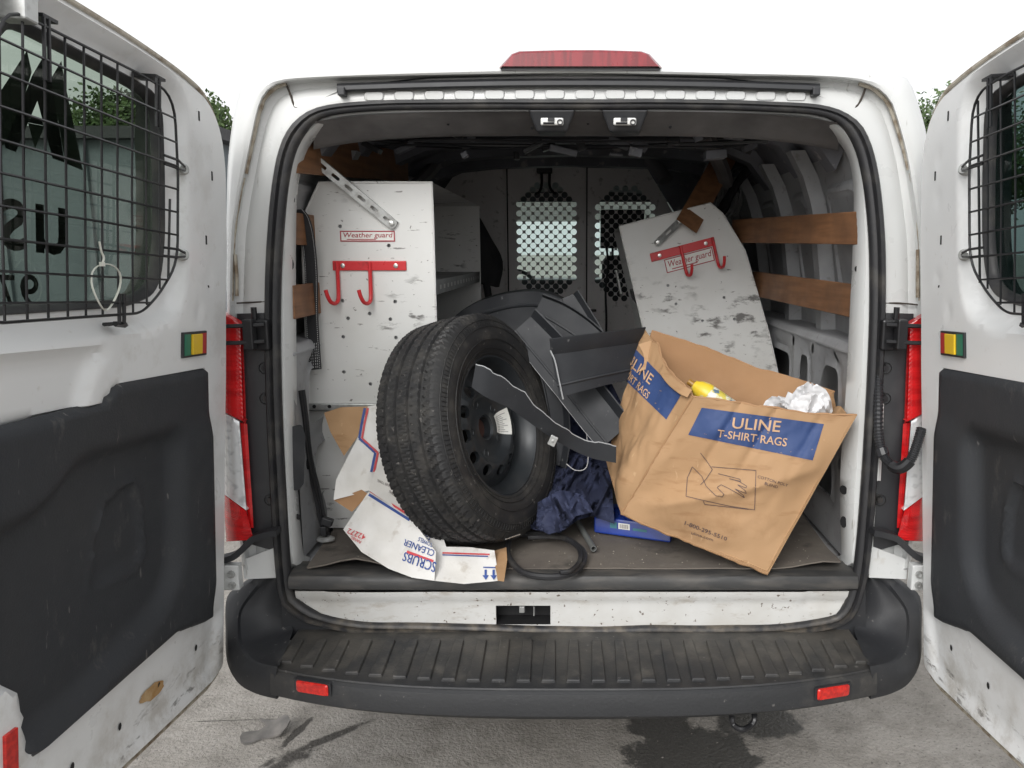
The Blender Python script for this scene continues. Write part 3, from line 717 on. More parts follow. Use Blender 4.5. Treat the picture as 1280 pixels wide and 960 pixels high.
for (px, s) in ((391, -1), (1041, 1)):
    c0 = P(px, 859 if s < 0 else 864, -0.25); c0.y = bump_y(c0.x)-0.004
    c0 = P(px, 859 if s < 0 else 864, c0.y)
    slope = (bump_y(c0.x+0.01)-bump_y(c0.x-0.01))/0.02
    ol = rnd([(-0.045, -0.015), (0.045, -0.015), (0.045, 0.015), (-0.045, 0.015)], 0.006, 3)
    m = MB(); lo = [[c0+Vector((p.x*q, p.x*q*slope-t, p.y*q)) for p in ol] for q, t in ((1.16, -0.012), (1.16, 0.003), (1.04, 0.003))]
    m.loft(lo, True, False, True); rb = new('reflector_bezel', m, blackp, bumper)
    m = MB(); lo = [[c0+Vector((p.x*q, p.x*q*slope-t, p.y*q)) for p in ol] for q, t in ((1.0, 0.0), (1.0, 0.006), (0.9, 0.009))]
    m.loft(lo, True, False, True); new('reflector', m, refl_mat, bumper)
# corner caps: outer band, rim and the scooped shoulder beside the opening
def cap(s):
    X = (lambda l: l) if s < 0 else (lambda l: [(1434-x, y, d) for x, y, d in l])
    def C(l): return cr([P(*q) for q in X(l)], 5)
    S = C([(345,712,0.09),(328,716,0.07),(305,730,0.055),(284,746,0.045),(282,790,-0.01),(284,828,-0.06),(298,854,-0.12),(320,867,-0.165),(346.5,874,-0.196)])
    Rm = C([(348,717,0.07),(334,719,0.055),(316,738,0.035),(300,762,0.005),(297,785,-0.03),(300,808,-0.07),(311,826,-0.125),(327,834,-0.17),(346.5,836,-0.205)])
    Rk = C([(350,720,0.075),(337,723,0.06),(319,741,0.042),(303,763,0.014),(301,785,-0.02),(304,806,-0.06),(315,823,-0.115),(330,830,-0.16),(347,833,-0.20)])
    In = C([(354,717,0.03),(355,732,0.03),(357,748,0.03),(359,762,0.03),(362,776,0.025),(366,787,0.005),(362,800,-0.05),(356,815,-0.11),(349,832,-0.19)])
    back = [q+Vector((s*0.012, 0.10, -0.02)) for q in S]
    back2 = [Vector((min(0.97, abs(q.x)+0.02)*s, 0.30, q.z-0.02)) for q in S]
    mid = [(a+b)/2+Vector((s*0.008, -0.006, 0.003)) for a, b in zip(S, Rm)]
    m = MB(); m.loft([back2, back, S, mid, Rm, Rk], False); cp = new('bumper_cap', m, plastic, bumper, smooth=50)
    rows = [Rk]
    for k in range(1, 8):
        t = k/8; dep = math.sin(t*math.pi)*0.035
        rows.append([a*(1-t)+b*t+Vector((s*dep*0.2, dep*0.5, -dep*0.25)) for a, b in zip(Rk, In)])
    rows.append(In); m = MB(); m.loft(rows, False); new('cap_shoulder', m, plastic, bumper, smooth=60)
    m = MB(); pl_ = [(352,716,0.032),(352,800,0.032),(440,800,0.032),(440,786,0.032),(400,778,0.032),(370,760,0.032),(357,735,0.032)]
    q = [PL(x, y, 0.026) for x, y, d in X(pl_)]; m.add(q, [tuple(range(len(q)))]); new('cap_infill', m, plastic, bumper, smooth=0)
cap(-1); cap(1)
for s in (-1, 1):
    m = MB(); m.box((s*0.915, 1.65, 0.60), (0.06, 2.5, 0.36)); new('side_skirt', m, paint, van, smooth=0, bevel=0.01)
# tow loop under the bumper
m = MB(); a = P(914, 893, -0.22); b = P(928, 912, -0.25); c = P(943, 893, -0.22)
m.tube(cr([a+Vector((0, 0.1, 0.03)), a, (a+b)/2+Vector((-0.008, 0, -0.008)), b, (b+c)/2+Vector((0.008, 0, -0.008)), c, c+Vector((0, 0.1, 0.03))], 5), 0.008, 8)
new('tow_loop', m, blackm, van)

# ---- sill: white panel with latch pocket, black scuff strip on its top
m = MB()
sa = P(371, 737, 0.03); sb = P(1062, 737, 0.03); x0, x1 = sa.x, sb.x
ztop = P(716, 738, 0.02).z; zbot = P(716, 790, 0.02).z
pk = [P(620, 757, 0.02), P(688, 780, 0.02)]
hole = [(pk[0].x, pk[1].z), (pk[1].x, pk[1].z), (pk[1].x, pk[0].z), (pk[0].x, pk[0].z)]
ol = rnd([(x0, zbot), (x1, zbot), (x1, ztop), (x0, ztop)], [0.03, 0.03, 0, 0], 5)
def sillf(u, v, t):
    h = sstep(ztop-0.035, ztop-0.02, v)*0.022
    h -= 0.010*sstep(x0+0.10, x0+0.085, u)*sstep(ztop-0.07, ztop-0.05, v)*1.0+0.010*sstep(x1-0.14, x1-0.125, u)*sstep(ztop-0.06, ztop-0.045, v)
    return Vector((u, 0.02-h*0.5+0.028*(1-sstep(zbot, ztop-0.03, v))*0+0.0+t*-1+0.004*nz(u*4, v*4), v))
m.sheet(ol, lambda u, v, t: sillf(u, v, t), 0.014, [hole])
sill = new('rear_sill', m, sill_paint, van, smooth=45)
m = MB(); cx = (pk[0].x+pk[1].x)/2; cz = (pk[0].z+pk[1].z)/2; hx = (pk[1].x-pk[0].x)/2; hz = (pk[0].z-pk[1].z)/2
fr_ = [Vector((cx+a*hx, 0.018, cz+b*hz)) for a, b in ((-1,-1),(1,-1),(1,1),(-1,1))]; bk = [q+Vector((0, 0.06, 0)) for q in fr_]
m.loft([fr_, bk], True, False, True); pock = new('latch_pocket', m, dark_hole, sill, smooth=0)
m = MB(); m.box((cx-0.005, 0.045, cz+0.008), (0.016, 0.02, 0.02)); new('striker', m, galv, sill, smooth=0, bevel=0.002); m = MB(); m.box((cx+0.03, 0.05, cz), (0.004, 0.02, 0.03)); new('striker', m, galv, sill, smooth=0, bevel=0.002)
m = MB(); loops = []
zl = P(716, 737.5, 0.0).z
for k in range(33):
    x = x0-0.01+(x1-x0+0.02)*k/32; wv = 0.002*nz(x*5)
    loops.append([Vector((x, 0.03, zl)), Vector((x, 0.002, zl-0.001)), Vector((x, -0.006+wv, zl+0.006)), Vector((x, -0.006+wv, zl+0.026)), Vector((x, 0.002, zl+0.040)), Vector((x, 0.02, FLOOR-0.002)), Vector((x, 0.10, FLOOR-0.003)), Vector((x, 0.10, zl))])
m.loft(loops, True, True, True); new('scuff_strip', m, lip_mat, van, smooth=40)

# ---- interior shell
PY = 2.35
def wallx(z):
    t = [(0.6, 0.905), (1.2, 0.91), (1.5, 0.895), (1.75, 0.86), (1.92, 0.80), (2.02, 0.72), (2.07, 0.60), (2.09, 0.40)]
    for (a, xa), (b, xb) in zip(t, t[1:]):
        if a <= z <= b: return xa+(xb-xa)*(z-a)/(b-a)
    return t[-1][1]
ys = [0.115, 0.4, 0.8, 1.2, 1.6, 2.0, PY+0.05]
m = MB(); m.add([(-0.93, 0.05, FLOOR-0.02), (0.93, 0.05, FLOOR-0.02), (0.93, PY+0.3, FLOOR-0.02), (-0.93, PY+0.3, FLOOR-0.02)], [(0, 1, 2, 3)])
new('cargo_floor', m, inner_paint, van, smooth=0)
zz = [0.68, 0.9, 1.2, 1.5, 1.75, 1.92]
walls = {}
for s in (-1, 1):
    m = MB(); m.loft([[Vector((s*wallx(z), y, z)) for z in zz] for y in ys], False)
    walls[s] = new('interior_wall', m, inner_paint, van, smooth=40)
zc = [(-0.80, 1.92), (-0.72, 2.02), (-0.60, 2.07), (-0.40, 2.09), (0, 2.10), (0.40, 2.09), (0.60, 2.07), (0.72, 2.02), (0.80, 1.92)]
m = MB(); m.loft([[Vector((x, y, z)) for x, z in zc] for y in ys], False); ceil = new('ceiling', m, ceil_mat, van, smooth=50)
for y, d in ((0.36, 0.05), (0.72, 0.035), (1.15, 0.045), (1.6, 0.035), (2.0, 0.04)):
    m = MB(); lp = []
    for x, z in zc: lp.append([Vector((x, y-0.07, z+0.002)), Vector((x*0.985, y-0.04, z-d)), Vector((x*0.985, y+0.04, z-d)), Vector((x, y+0.07, z+0.002))])
    m.loft(lp, False); new('roof_bow', m, ceil_mat, ceil, smooth=30)
# header beam with the two latch housings
m = MB(); lp = []
for k in range(29):
    px = 392+k*(1048-392)/28; e = abs(px-716)/330; sag = 14*e**4
    lp.append([P(px, 139+sag, 0.10), P(px, 147+sag, 0.145), P(px, 166+sag*1.2, 0.20), P(px, 170+sag*1.3, 0.24), P(px, 166+sag, 0.34)])
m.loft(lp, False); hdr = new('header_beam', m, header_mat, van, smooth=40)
for k in range(6):
    px = (422, 560, 665, 735, 838, 960)[k]; c = P(px, 158+random.uniform(-5, 5), 0.165)
    m = MB(); m.lathe([(0.004, 0), (0.004, -0.004)], 8, Matrix.Translation(c) @ Matrix.Rotation(R(70), 4, 'X'), True, True); new('header_hole', m, dark_hole, hdr, smooth=0)
for px in (690, 781):
    m = MB(); Y = 0.10
    a = [P(px-30, 137, Y), P(px+30, 137, Y), P(px+19, 165, Y+0.02), P(px-19, 165, Y+0.02)]; b = [P(px-30, 137, Y+0.1), P(px+30, 137, Y+0.1), P(px+16, 170, Y+0.12), P(px-16, 170, Y+0.12)]
    m.hexa([a[3], a[2], b[2], b[3], a[0], a[1], b[1], b[0]]); hs_ = new('latch_housing', m, blackp, van, smooth=0, bevel=0.006)
    m = MB(); c = P(px, 152, Y-0.004); m.box(c, (0.062, 0.008, 0.020)); new('latch_plate', m, latch_w, hs_, smooth=0, bevel=0.004)
    m = MB(); m.box(P(px-1, 149.5, Y-0.009), (0.018, 0.006, 0.009)); m.tube([P(px-11, 154, Y-0.01), P(px+3, 154, Y-0.01)], 0.003, 6)
    for k in range(10):
        pass
    m.lathe([(0.008, 0), (0.008, 0.005), (0.005, 0.005), (0.005, 0)], 12, Matrix.Translation(P(px+10, 153, Y-0.007)) @ Matrix.Rotation(R(90), 4, 'X')); new('latch_claw', m, blackm, hs_, smooth=30)
rc = random.Random(11)
for k in range(26):
    px = rc.uniform(410, 1020); py = rc.uniform(168, 196); Y = rc.uniform(0.3, 0.9); c = P(px, py, Y); c.z = min(c.z, 2.06)
    m = MB(); m.box(c, (rc.uniform(0.02, 0.09), rc.uniform(0.02, 0.06), rc.uniform(0.008, 0.03)), Matrix.Rotation(rc.uniform(-0.5, 0.5), 3, 'Y')); new('ceiling_bracket', m, rc.choice([ceil_mat, blackm]), ceil, smooth=0, bevel=0.003)
for k in range(5):
    a = rc.uniform(420, 600); b = rc.uniform(800, 1000); y0 = rc.uniform(170, 186); Y = 0.35+0.14*k
    m = MB(); m.tube(cr([P(a+(b-a)*t/6, y0+5*nz(t*1.3, k), Y) for t in range(7)], 4), 0.004, 5); new('ceiling_wire', m, blackp, ceil)
# wall ribs, belt ledge, lower inner panel
for s in (-1, 1):
    for y in (0.62, 1.02, 1.5, 1.95):
        m = MB(); lp = []
        for k in range(9):
            z = 1.30+k*0.66/8; x = wallx(z)
            lp.append([Vector((s*x, y-0.045, z)), Vector((s*(x-0.045), y-0.028, z)), Vector((s*(x-0.045), y+0.028, z)), Vector((s*x, y+0.045, z))])
        m.loft(lp, False, True, True); new('wall_rib', m, inner_paint, walls[s], smooth=25)
    # raised swage panels
    for (y0, y1) in ((0.22, 0.52), (0.74, 0.92), (1.14, 1.4)):
        m = MB(); ol = rnd([(y0, 1.42), (y1, 1.42), (y1, 1.84), (y0, 1.84)], 0.05, 4)
        lo = [[Vector((s*(wallx(v)-t), y0+(u-y0-(y1-y0)/2)*q+(y1-y0)/2, 1.63+(v-1.63)*q)) for u, v in ol] for q, t in ((1.0, 0.001), (0.93, 0.012), (0.86, 0.012), (0.80, 0.003))]
        m.loft(lo, True, False, True); new('wall_swage', m, inner_paint, walls[s], smooth=30)
    m = MB(); ZL = 1.36
    m.hexa([Vector((s*0.80, 0.12, ZL-0.03)), Vector((s*0.91, 0.12, ZL-0.03)), Vector((s*0.91, 2.3, ZL-0.03)), Vector((s*0.80, 2.3, ZL-0.03)), Vector((s*0.815, 0.12, ZL)), Vector((s*0.91, 0.12, ZL+0.004)), Vector((s*0.91, 2.3, ZL+0.004)), Vector((s*0.815, 2.3, ZL))])
    new('belt_ledge', m, inner_paint, walls[s], smooth=0, bevel=0.008)
    hl = [rnd([(0.24, 1.10), (0.46, 1.10), (0.40, 1.27), (0.27, 1.27)], 0.035, 4), rnd([(0.56, 1.12), (0.66, 1.10), (0.66, 1.27), (0.58, 1.27)], 0.03, 4), rnd([(0.26, 0.86), (0.5, 0.86), (0.47, 1.02), (0.29, 1.02)], 0.035, 4), rnd([(0.80, 1.02), (1.05, 1.02), (1.05, 1.25), (0.80, 1.25)], 0.05, 4)]
    for hh in ((0.30, 1.305), (0.52, 1.305), (0.75, 1.305), (0.2, 0.99), (0.62, 0.95)): hl.append([(hh[0]+0.014*math.cos(6.283*k/10), hh[1]+0.018*math.sin(6.283*k/10)) for k in range(10)])
    hl_ = hl
    def lf(u, v, t, s=s):
        d = min(sdist(u, v, h) for h in hl_[:4]); r = 0.012*(1-sstep(0.0, 0.03, abs(d-0.02)))
        return Vector((s*(0.81+r-t), u, v))
    m = MB(); m.sheet([(0.12, FLOOR), (1.5, FLOOR), (1.5, 1.335), (0.12, 1.335)], lf, 0.025, hl); new('lower_panel', m, inner_paint, walls[s], smooth=45)

# plywood slats on the walls
def slat(a, b, h0, h1, th=0.016, mat=wood, par=van):
    m = MB(); n = 8; lp = []
    for k in range(n+1):
        t = k/n; p = a*(1-t)+b*t; h = (h0*(1-t)+h1*t)/2; s = 1 if p.x > 0 else -1
        p = p+Vector((0.006*nz(p.y*3, p.z*5), 0, 0))
        lp.append([p+Vector((0, 0, -h)), p+Vector((s*th, 0, -h)), p+Vector((s*th, 0, h)), p+Vector((0, 0, h))])
    m.loft(lp, True, True, True); return new('wall_slat', m, mat, par, smooth=20, bevel=0.002)
for s in (1, -1):
    for (pa, pb, h0, h1) in (((1074, 285), (915, 289), 0.092, 0.092), ((1072, 378), (938, 354), 0.096, 0.098)):
        a = P(pa[0], pa[1], 0.135); b = P(pb[0], pb[1], 1.12)
        if s < 0: a.x = -0.80; b.x = -0.80; b.z = a.z
        slat(a, b, h0, h1, par=van)
slat(Vector((-0.765, 0.14, P(386, 192, 0.2).z)), Vector((-0.70, 1.3, 1.98)), 0.12, 0.12)

# ---- partition with perforated windows
def lattice(mb, x0, z0, nx, nz_, d, r, cut):
    """diamond cells with a round hole each; cell (i,j) centre = x0+(i+1)*d, z0+(j+1)*d with i+j even"""
    NS = 12
    for i in range(-1, nx+1):
        for j in range(-1, nz_+1):
            if (i+j) % 2: continue
            c = Vector((x0+(i+1)*d, z0+(j+1)*d)); 
            X0, X1, Z0, Z1 = x0, x0+(nx+1)*d, z0, z0+(nz_+1)*d
            dia = [c+Vector(q)*d for q in ((1, 0), (0, 1), (-1, 0), (0, -1))]
            inside = all(X0-1e-6 <= q.x <= X1+1e-6 and Z0-1e-6 <= q.y <= Z1+1e-6 for q in dia)
            if inside and not cut(i, j):
                out = []
                for q in range(4):
                    a, b = dia[q], dia[(q+1) % 4]
                    for k in range(3): out.append(a+(b-a)*k/3)
                inn = [c+Vector((math.cos(2*math.pi*k/NS), math.sin(2*math.pi*k/NS)))*r for k in range(NS)]
                k0 = [Vector((q.x, PY, q.y)) for q in out]; k1 = [Vector((q.x, PY, q.y)) for q in inn]; k2 = [Vector((q.x, PY+0.004, q.y)) for q in inn]
                mb.loft([k0, k1, k2])
            else:
                cl = [Vector((min(max(q.x, X0), X1), min(max(q.y, Z0), Z1))) for q in dia]
                ok = (cl[0]-cl[2]).length > 1e-4 and (cl[1]-cl[3]).length > 1e-4
                uniq = []
                for q in cl:
                    if all((q-z).length > 1e-6 for z in uniq): uniq.append(q)
                if ok and len(uniq) >= 3: mb.add([Vector((q.x, PY, q.y)) for q in uniq], [tuple(range(len(uniq)))])
def panel(name, poly, win=None):
    m = MB(); holes = []
    if win:
        xa, za, nx, nzz, d = win; holes = [[(xa, za), (xa+(nx+1)*d, za), (xa+(nx+1)*d, za+(nzz+1)*d), (xa, za+(nzz+1)*d)]]
        cut = lambda i, j: (min(i, nx-1-i)+min(j, nzz-1-j)) < 3
        lattice(m, xa, za, nx, nzz, d, d*0.70, cut)
    m.sheet(poly, lambda u, v, t: Vector((u, PY+0.001, v)), 0.12, holes)
    return new(name, m, part_mat, van, smooth=30)
pd = (P(692, 300, PY).x-P(680.75, 300, PY).x)/2
zt = P(716, 205, PY).z
sx = [P(x, 300, PY).x for x in (633, 733)]
pl = panel('partition_panel', [(-0.86, FLOOR), (sx[0], FLOOR), (sx[0], zt), (-0.62, zt), (-0.78, 1.9), (-0.86, 1.6)])
def winat(pxl, pyt, nx, nzz):
    q = P(pxl, pyt, PY); return (q.x, q.z-(nzz+1)*pd, nx, nzz, pd)
pc = panel('partition_panel', [(sx[0]+0.012, FLOOR), (sx[1]-0.004, FLOOR), (sx[1]-0.004, zt), (sx[0]+0.012, zt)], winat(643, 226, 13, 25))
pr = panel('partition_panel', [(sx[1]+0.006, FLOOR), (0.86, FLOOR), (0.86, 1.55), (P(852, 290, PY).x, P(852, 285, PY).z), (P(806, 205, PY).x, zt), (sx[1]+0.006, zt)], winat(742, 230, 13, 25))
for x, pp in ((sx[0]+0.006, pc), (sx[1], pr)):
    m = MB(); m.box((x-0.008, PY-0.006, (FLOOR+zt)/2), (0.012, 0.016, zt-FLOOR)); new('door_edge', m, part_mat, pp, smooth=0, bevel=0.003)
    m = MB(); m.box((x+0.006, PY+0.01, (FLOOR+zt)/2), (0.02, 0.004, zt-FLOOR)); new('door_gap', m, dark_hole, pp, smooth=0)
m = MB(); m.box((P(681, 210, PY).x, PY-0.05, P(681, 208, PY).z), (0.085, 0.06, 0.085)); bxx = new('door_closer', m, blackm, van, smooth=0, bevel=0.004)
for px in (677, 687):
    m = MB(); m.tube(cr([P(px, 215, PY-0.05), P(px, 232, PY-0.05), P(px-3 if px < 680 else px+4, 240, PY-0.05), P(px-8 if px < 680 else px+8, 243, PY-0.05)], 5), 0.008, 6); new('closer_rod', m, blackm, bxx)
m = MB(); m.box(P(722, 385, PY-0.02), (0.012, 0.03, 0.09)); m.box(P(741, 388, PY-0.02), (0.04, 0.03, 0.014)); new('door_handle', m, blackm, pc, smooth=0, bevel=0.003)
m = MB(); m.box((0, PY-0.02, zt+0.035), (1.5, 0.06, 0.08)); new('partition_header', m, ceil_mat, van, smooth=0, bevel=0.01)

for s in (-1, 1):
    m = MB(); xa = P(806, 205, PY).x if s > 0 else 0.60
    m.add([(s*(xa-0.02), PY+0.02, zt+0.03), (s*0.95, PY+0.02, zt+0.03), (s*0.95, PY+0.02, FLOOR), (s*0.80, PY+0.02, FLOOR), (s*0.80, PY+0.02, 1.5), (s*0.60, PY+0.02, 1.8)], [(0, 1, 2, 3, 4, 5)])
    new('partition_filler', m, ceil_mat, van, smooth=0)  # added dark sheet, blocks daylight showing past the cut corners
m = MB(); m.box((0, 3.60, 2.01), (1.4, 0.10, 0.17)); new('sun_visor', m, ceil_mat, van, smooth=0, bevel=0.02)
# ---- cab beyond the partition
m = MB()
m.hexa([(-0.95, 2.95, 0.45), (0.95, 2.95, 0.45), (0.85, 5.1, 0.45), (-0.85, 5.1, 0.45), (-0.97, 2.95, 1.22), (0.97, 2.95, 1.22), (0.85, 4.6, 1.18), (-0.85, 4.6, 1.18)])
new('cab_lower_body', m, paint, van, smooth=0, bevel=0.06, bseg=3)
m = MB(); m.loft([[Vector((x*0.96, y, z-0.03+0.05-dz)) for x, z in zc] for y, dz in ((2.9, 0), (3.3, 0.02), (3.7, 0.09))]); new('cab_roof', m, paint, van, smooth=50)
m = MB(); m.box((0, 3.62, 1.16), (1.62, 0.42, 0.56)); new('dashboard', m, blackp, van, smooth=0, bevel=0.04, bseg=3)
for s in (-1, 1):
    m = MB(); m.tube([Vector((s*0.70, 3.68, 2.0)), Vector((s*0.85, 4.4, 1.22))], 0.05, 6); new('windscreen_pillar', m, paint, van)
    m = MB(); m.tube([Vector((s*0.78, 2.97, 2.0)), Vector((s*0.93, 2.97, 1.2))], 0.06, 6); new('door_pillar', m, paint, van)
    m = MB(); m.add([(s*0.93, 3.0, 1.22), (s*0.87, 4.35, 1.22), (s*0.72, 3.68, 2.0), (s*0.79, 3.0, 2.0)], [(0, 1, 2, 3)]); new('side_window', m, windshield, van, smooth=0)
    st = MB(); x = 0.40 if s > 0 else -0.58
    st.box((x, 2.78, 1.02), (0.48, 0.5, 0.16)); sc = new('seat', st, seat_m, van, smooth=0, bevel=0.05, bseg=3)
    st = MB(); st.box((x, 2.56, 1.30), (0.46, 0.14, 0.62), Matrix.Rotation(R(-8), 3, 'X')); new('seat_back', st, seat_m, sc, smooth=0, bevel=0.05, bseg=3)
    st = MB(); st.box((x-0.13*(s > 0)*0.9, 2.52, 1.76), (0.25, 0.10, 0.22)); st.tube([(x-0.17, 2.53, 1.55), (x-0.17, 2.53, 1.7)], 0.008, 6); st.tube([(x-0.07, 2.53, 1.55), (x-0.07, 2.53, 1.7)], 0.008, 6); new('headrest', st, seat_m, sc, smooth=0, bevel=0.04, bseg=3)
m = MB(); m.add([(-0.84, 4.4, 1.24), (0.84, 4.4, 1.24), (0.70, 3.68, 2.0), (-0.70, 3.68, 2.0)], [(0, 1, 2, 3)]); new('windscreen', m, windshield, van, smooth=0)
m = MB(); m.tube([Vector((0.28*math.cos(6.283*k/24)*0.6-0.42, 3.42+0.05*math.sin(6.283*k/24), 1.32+0.18*math.sin(6.283*k/24))) for k in range(24)], 0.014, 6, True); new('steering_wheel', m, blackp, van)

# ================================================================== REAR DOORS (opened square to the body)
DA = R(3.5)
DO = PX(280, 430, -0.93); DUv = Vector((0, -math.cos(DA), math.sin(DA))); DW = Vector((0.06, math.sin(DA), math.cos(DA))).normalized()
DN = DW.cross(DUv)
def D3(u, v, t=0.0): return DO+DUv*u+DW*v+DN*t
def DU(px, py, t=0.0):
    X = PN(px, py, DO+DN*t, DN)-DO; return (X.dot(DUv), X.dot(DW))
OUTL = rnd([(-0.040,-0.30),(-0.044,-0.80),(-0.044,-0.93),(0.05,-0.945),(0.45,-0.925),(0.885,-0.915),(0.90,0.0),(0.845,0.66),(0.40,0.656),(0.21,0.645),(0.085,0.627),(0.006,0.56),(-0.026,0.46),(-0.036,0.25)],
           [0,0,0.06,0,0,0.06,0.1,0.08,0.1,0.1,0.08,0.05,0.05,0.05], 5)
GH = rnd([(0.391,0.100),(0.832,0.086),(0.755,0.585),(0.38,0.579),(0.255,0.572),(0.244,0.40),(0.242,0.24),(0.268,0.13)], [0.04,0.06,0.07,0.02,0.07,0.03,0.06,0.08], 6)
WREC = rnd([(0.37,0.055),(0.855,0.042),(0.795,0.615),(0.38,0.612),(0.215,0.60),(0.205,0.40),(0.203,0.20),(0.225,0.085)], [0.08,0.06,0.07,0.02,0.09,0.03,0.08,0.10], 6)
TRIM = rnd([(0.089,-0.052),(0.483,-0.047),(0.534,-0.085),(0.848,-0.092),(0.852,-0.555),(0.778,-0.56),(0.760,-0.715),(0.235,-0.700),(0.19,-0.712),(0.044,-0.748)], [0.02,0.05,0.05,0.01,0.01,0.03,0.05,0.06,0.06,0.03], 5)
TREC = rnd([(0.20,-0.172),(0.61,-0.162),(0.706,-0.237),(0.86,-0.246),(0.86,-0.70),(0.60,-0.70),(0.20,-0.62)], [0.08,0.06,0.06,0,0,0.05,0.15], 6)
POCK = rnd([(0.538,-0.479),(0.521,-0.376),(0.493,-0.307),(0.386,-0.273),(0.351,-0.331),(0.334,-0.457),(0.35,-0.482)], 0.03, 4)
LEDGE = rnd([(0.50,0.02),(0.56,-0.02),(0.60,-0.12),(0.86,-0.13),(0.86,0.02)], 0.03, 4)
BOTT = [(0.0,-0.735),(0.2,-0.70),(0.25,-0.69),(0.84,-0.705),(0.84,-0.88),(0.4,-0.885),(0.03,-0.90)]
def dheight(u, v):
    t = -0.02*sstep(0.026, 0.012, pdist(u, v, OUTL))
    t -= 0.034*sstep(0.012, -0.022, sdist(u, v, WREC))
    t -= 0.018*sstep(0.012, -0.018, sdist(u, v, LEDGE))
    t -= 0.012*sstep(0.01, -0.02, sdist(u, v, BOTT))
    t -= 0.06*sstep(-0.006, -0.03, sdist(u, v, TRIM))
    for (a, b, r) in ((0.09, 0.37, 0.03), (0.085, 0.17, 0.026), (0.10, 0.46, 0.03), (0.14, 0.09, 0.03)):
        d = math.hypot((u-a)*1.6, v-b); t -= 0.0035*sstep(r, r*0.2, d)
    return t+0.0012*nz(u*6, v*6, 2)
def inset(poly, d):
    out = []; n = len(poly); c = Vector((0.4, -0.14))
    for i in range(n):
        t = (poly[(i+1) % n]-poly[i-1]).normalized(); q = Vector((-t.y, t.x))
        if q.dot(c-poly[i]) < 0: q = -q
        out.append(poly[i]+q*d)
    return out
RING = inset(resample(OUTL, 0.0165), 0.012)+inset(resample(OUTL, 0.0165), 0.0265)
TRING = inset(resample(TRIM, 0.0135), 0.0125)
def make_door(s):
    def F(u, v, t=0.0):
        q = D3(u, v, t); return q if s < 0 else Vector((-q.x, q.y, q.z))
    m = MB(); m.sheet(OUTL, lambda u, v, t: F(u, v, dheight(u, v)+t), 0.0165, [GH], extra=RING, keepoff=0.036)
    lo = resample(OUTL, 0.0165); cen = Vector((0.4, -0.14))
    def grow(p, d): q = (p-cen); return p+q.normalized()*d
    m.loft([[F(p.x, p.y, -0.02) for p in lo], [F(*grow(p, 0.003), -0.028) for p in lo], [F(*grow(p, 0.001), -0.05) for p in lo], [F(*grow(p, 0.012), -0.054) for p in lo], [F(*grow(p, 0.014), -0.060) for p in lo], [F(*grow(p, 0.008), -0.066) for p in lo]])
    gl = resample(GH, 0.0165); gc = Vector((0.5, 0.33))
    m.loft([[F(p.x, p.y, dheight(p.x, p.y)) for p in gl], [F(p.x, p.y, -0.058) for p in gl]])
    door = new('rear_door', m, door_paint_lit, van, smooth=45)
    m = MB(); ol = [grow(p, 0.008) for p in lo]
    m.sheet(ol, lambda u, v, t: F(u, v, -0.066-0.03*sstep(0.0, 0.16, pdist(u, v, OUTL))), 0.05, [GH]); new('outer_skin', m, paint, door, smooth=40)
    m = MB(); m.tube([F(p.x, p.y, -0.018) for p in [Vector(grow(q, -0.004)) for q in lo]], 0.0055, 6, True); new('door_seal', m, sealer, door)
    # glass and gasket
    m = MB(); m.sheet([gc+(p-gc)*1.015 for p in gl], lambda u, v, t: F(u, v, -0.052+t), 0.06, thick=0.004); new('window_pane', m, glass if s < 0 else glass_r, door, smooth=30)
    m = MB(); loops = [[F(gc.x+(p.x-gc.x)*k, gc.y+(p.y-gc.y)*k, t) for p in gl] for k, t in ((1.0, -0.030), (0.985, -0.027), (0.945, -0.036), (0.935, -0.046), (0.935, -0.0505))]
    m.loft(loops); new('window_gasket', m, rubber, door, smooth=50)
    # trim
    def th(u, v):
        t = 0.009*sstep(0.0, 0.012, pdist(u, v, TRIM))
        t -= 0.034*sstep(0.0, -0.055, sdist(u, v, TREC))
        pd_ = sdist(u, v, POCK)
        t += 0.007*math.exp(-(pd_/0.006)**2); t -= 0.009*sstep(0.0, -0.018, pd_)
        t += 0.02*sstep(0.27, 0.12, u)*sstep(-0.16, -0.24, v)*sstep(-0.72, -0.62, v)*0.5
        return t-0.003
    m = MB(); m.sheet(TRIM, lambda u, v, t: F(u, v, th(u, v)+(0 if pdist(u, v, TRIM) > 1e-4 else -0.008)), 0.0135, extra=TRING, keepoff=0.02); new('trim_panel', m, trim_mat, door, smooth=60)
    # guard
    GF = rnd([(0.282,0.40),(0.282,0.20),(0.36,0.130),(0.428,0.090),(0.872,0.080),(0.815,0.568),(0.433,0.572),(0.30,0.566)], [0.02,0.05,0.03,0.03,0.05,0.06,0.02,0.10], 5)
    m = MB(); T = 0.02
    m.tube([F(p.x, p.y, T) for p in GF], 0.0028, 6, True)
    def span_v(u):
        ys = []
        for i in range(len(GF)):
            a, b = GF[i], GF[(i+1) % len(GF)]
            if (a.x-u)*(b.x-u) < 0: ys.append(a.y+(b.y-a.y)*(u-a.x)/(b.x-a.x))
        return (min(ys), max(ys)) if len(ys) >= 2 else None
    def span_u(v):
        xs = []
        for i in range(len(GF)):
            a, b = GF[i], GF[(i+1) % len(GF)]
            if (a.y-v)*(b.y-v) < 0: xs.append(a.x+(b.x-a.x)*(v-a.y)/(b.y-a.y))
        return (min(xs), max(xs)) if len(xs) >= 2 else None
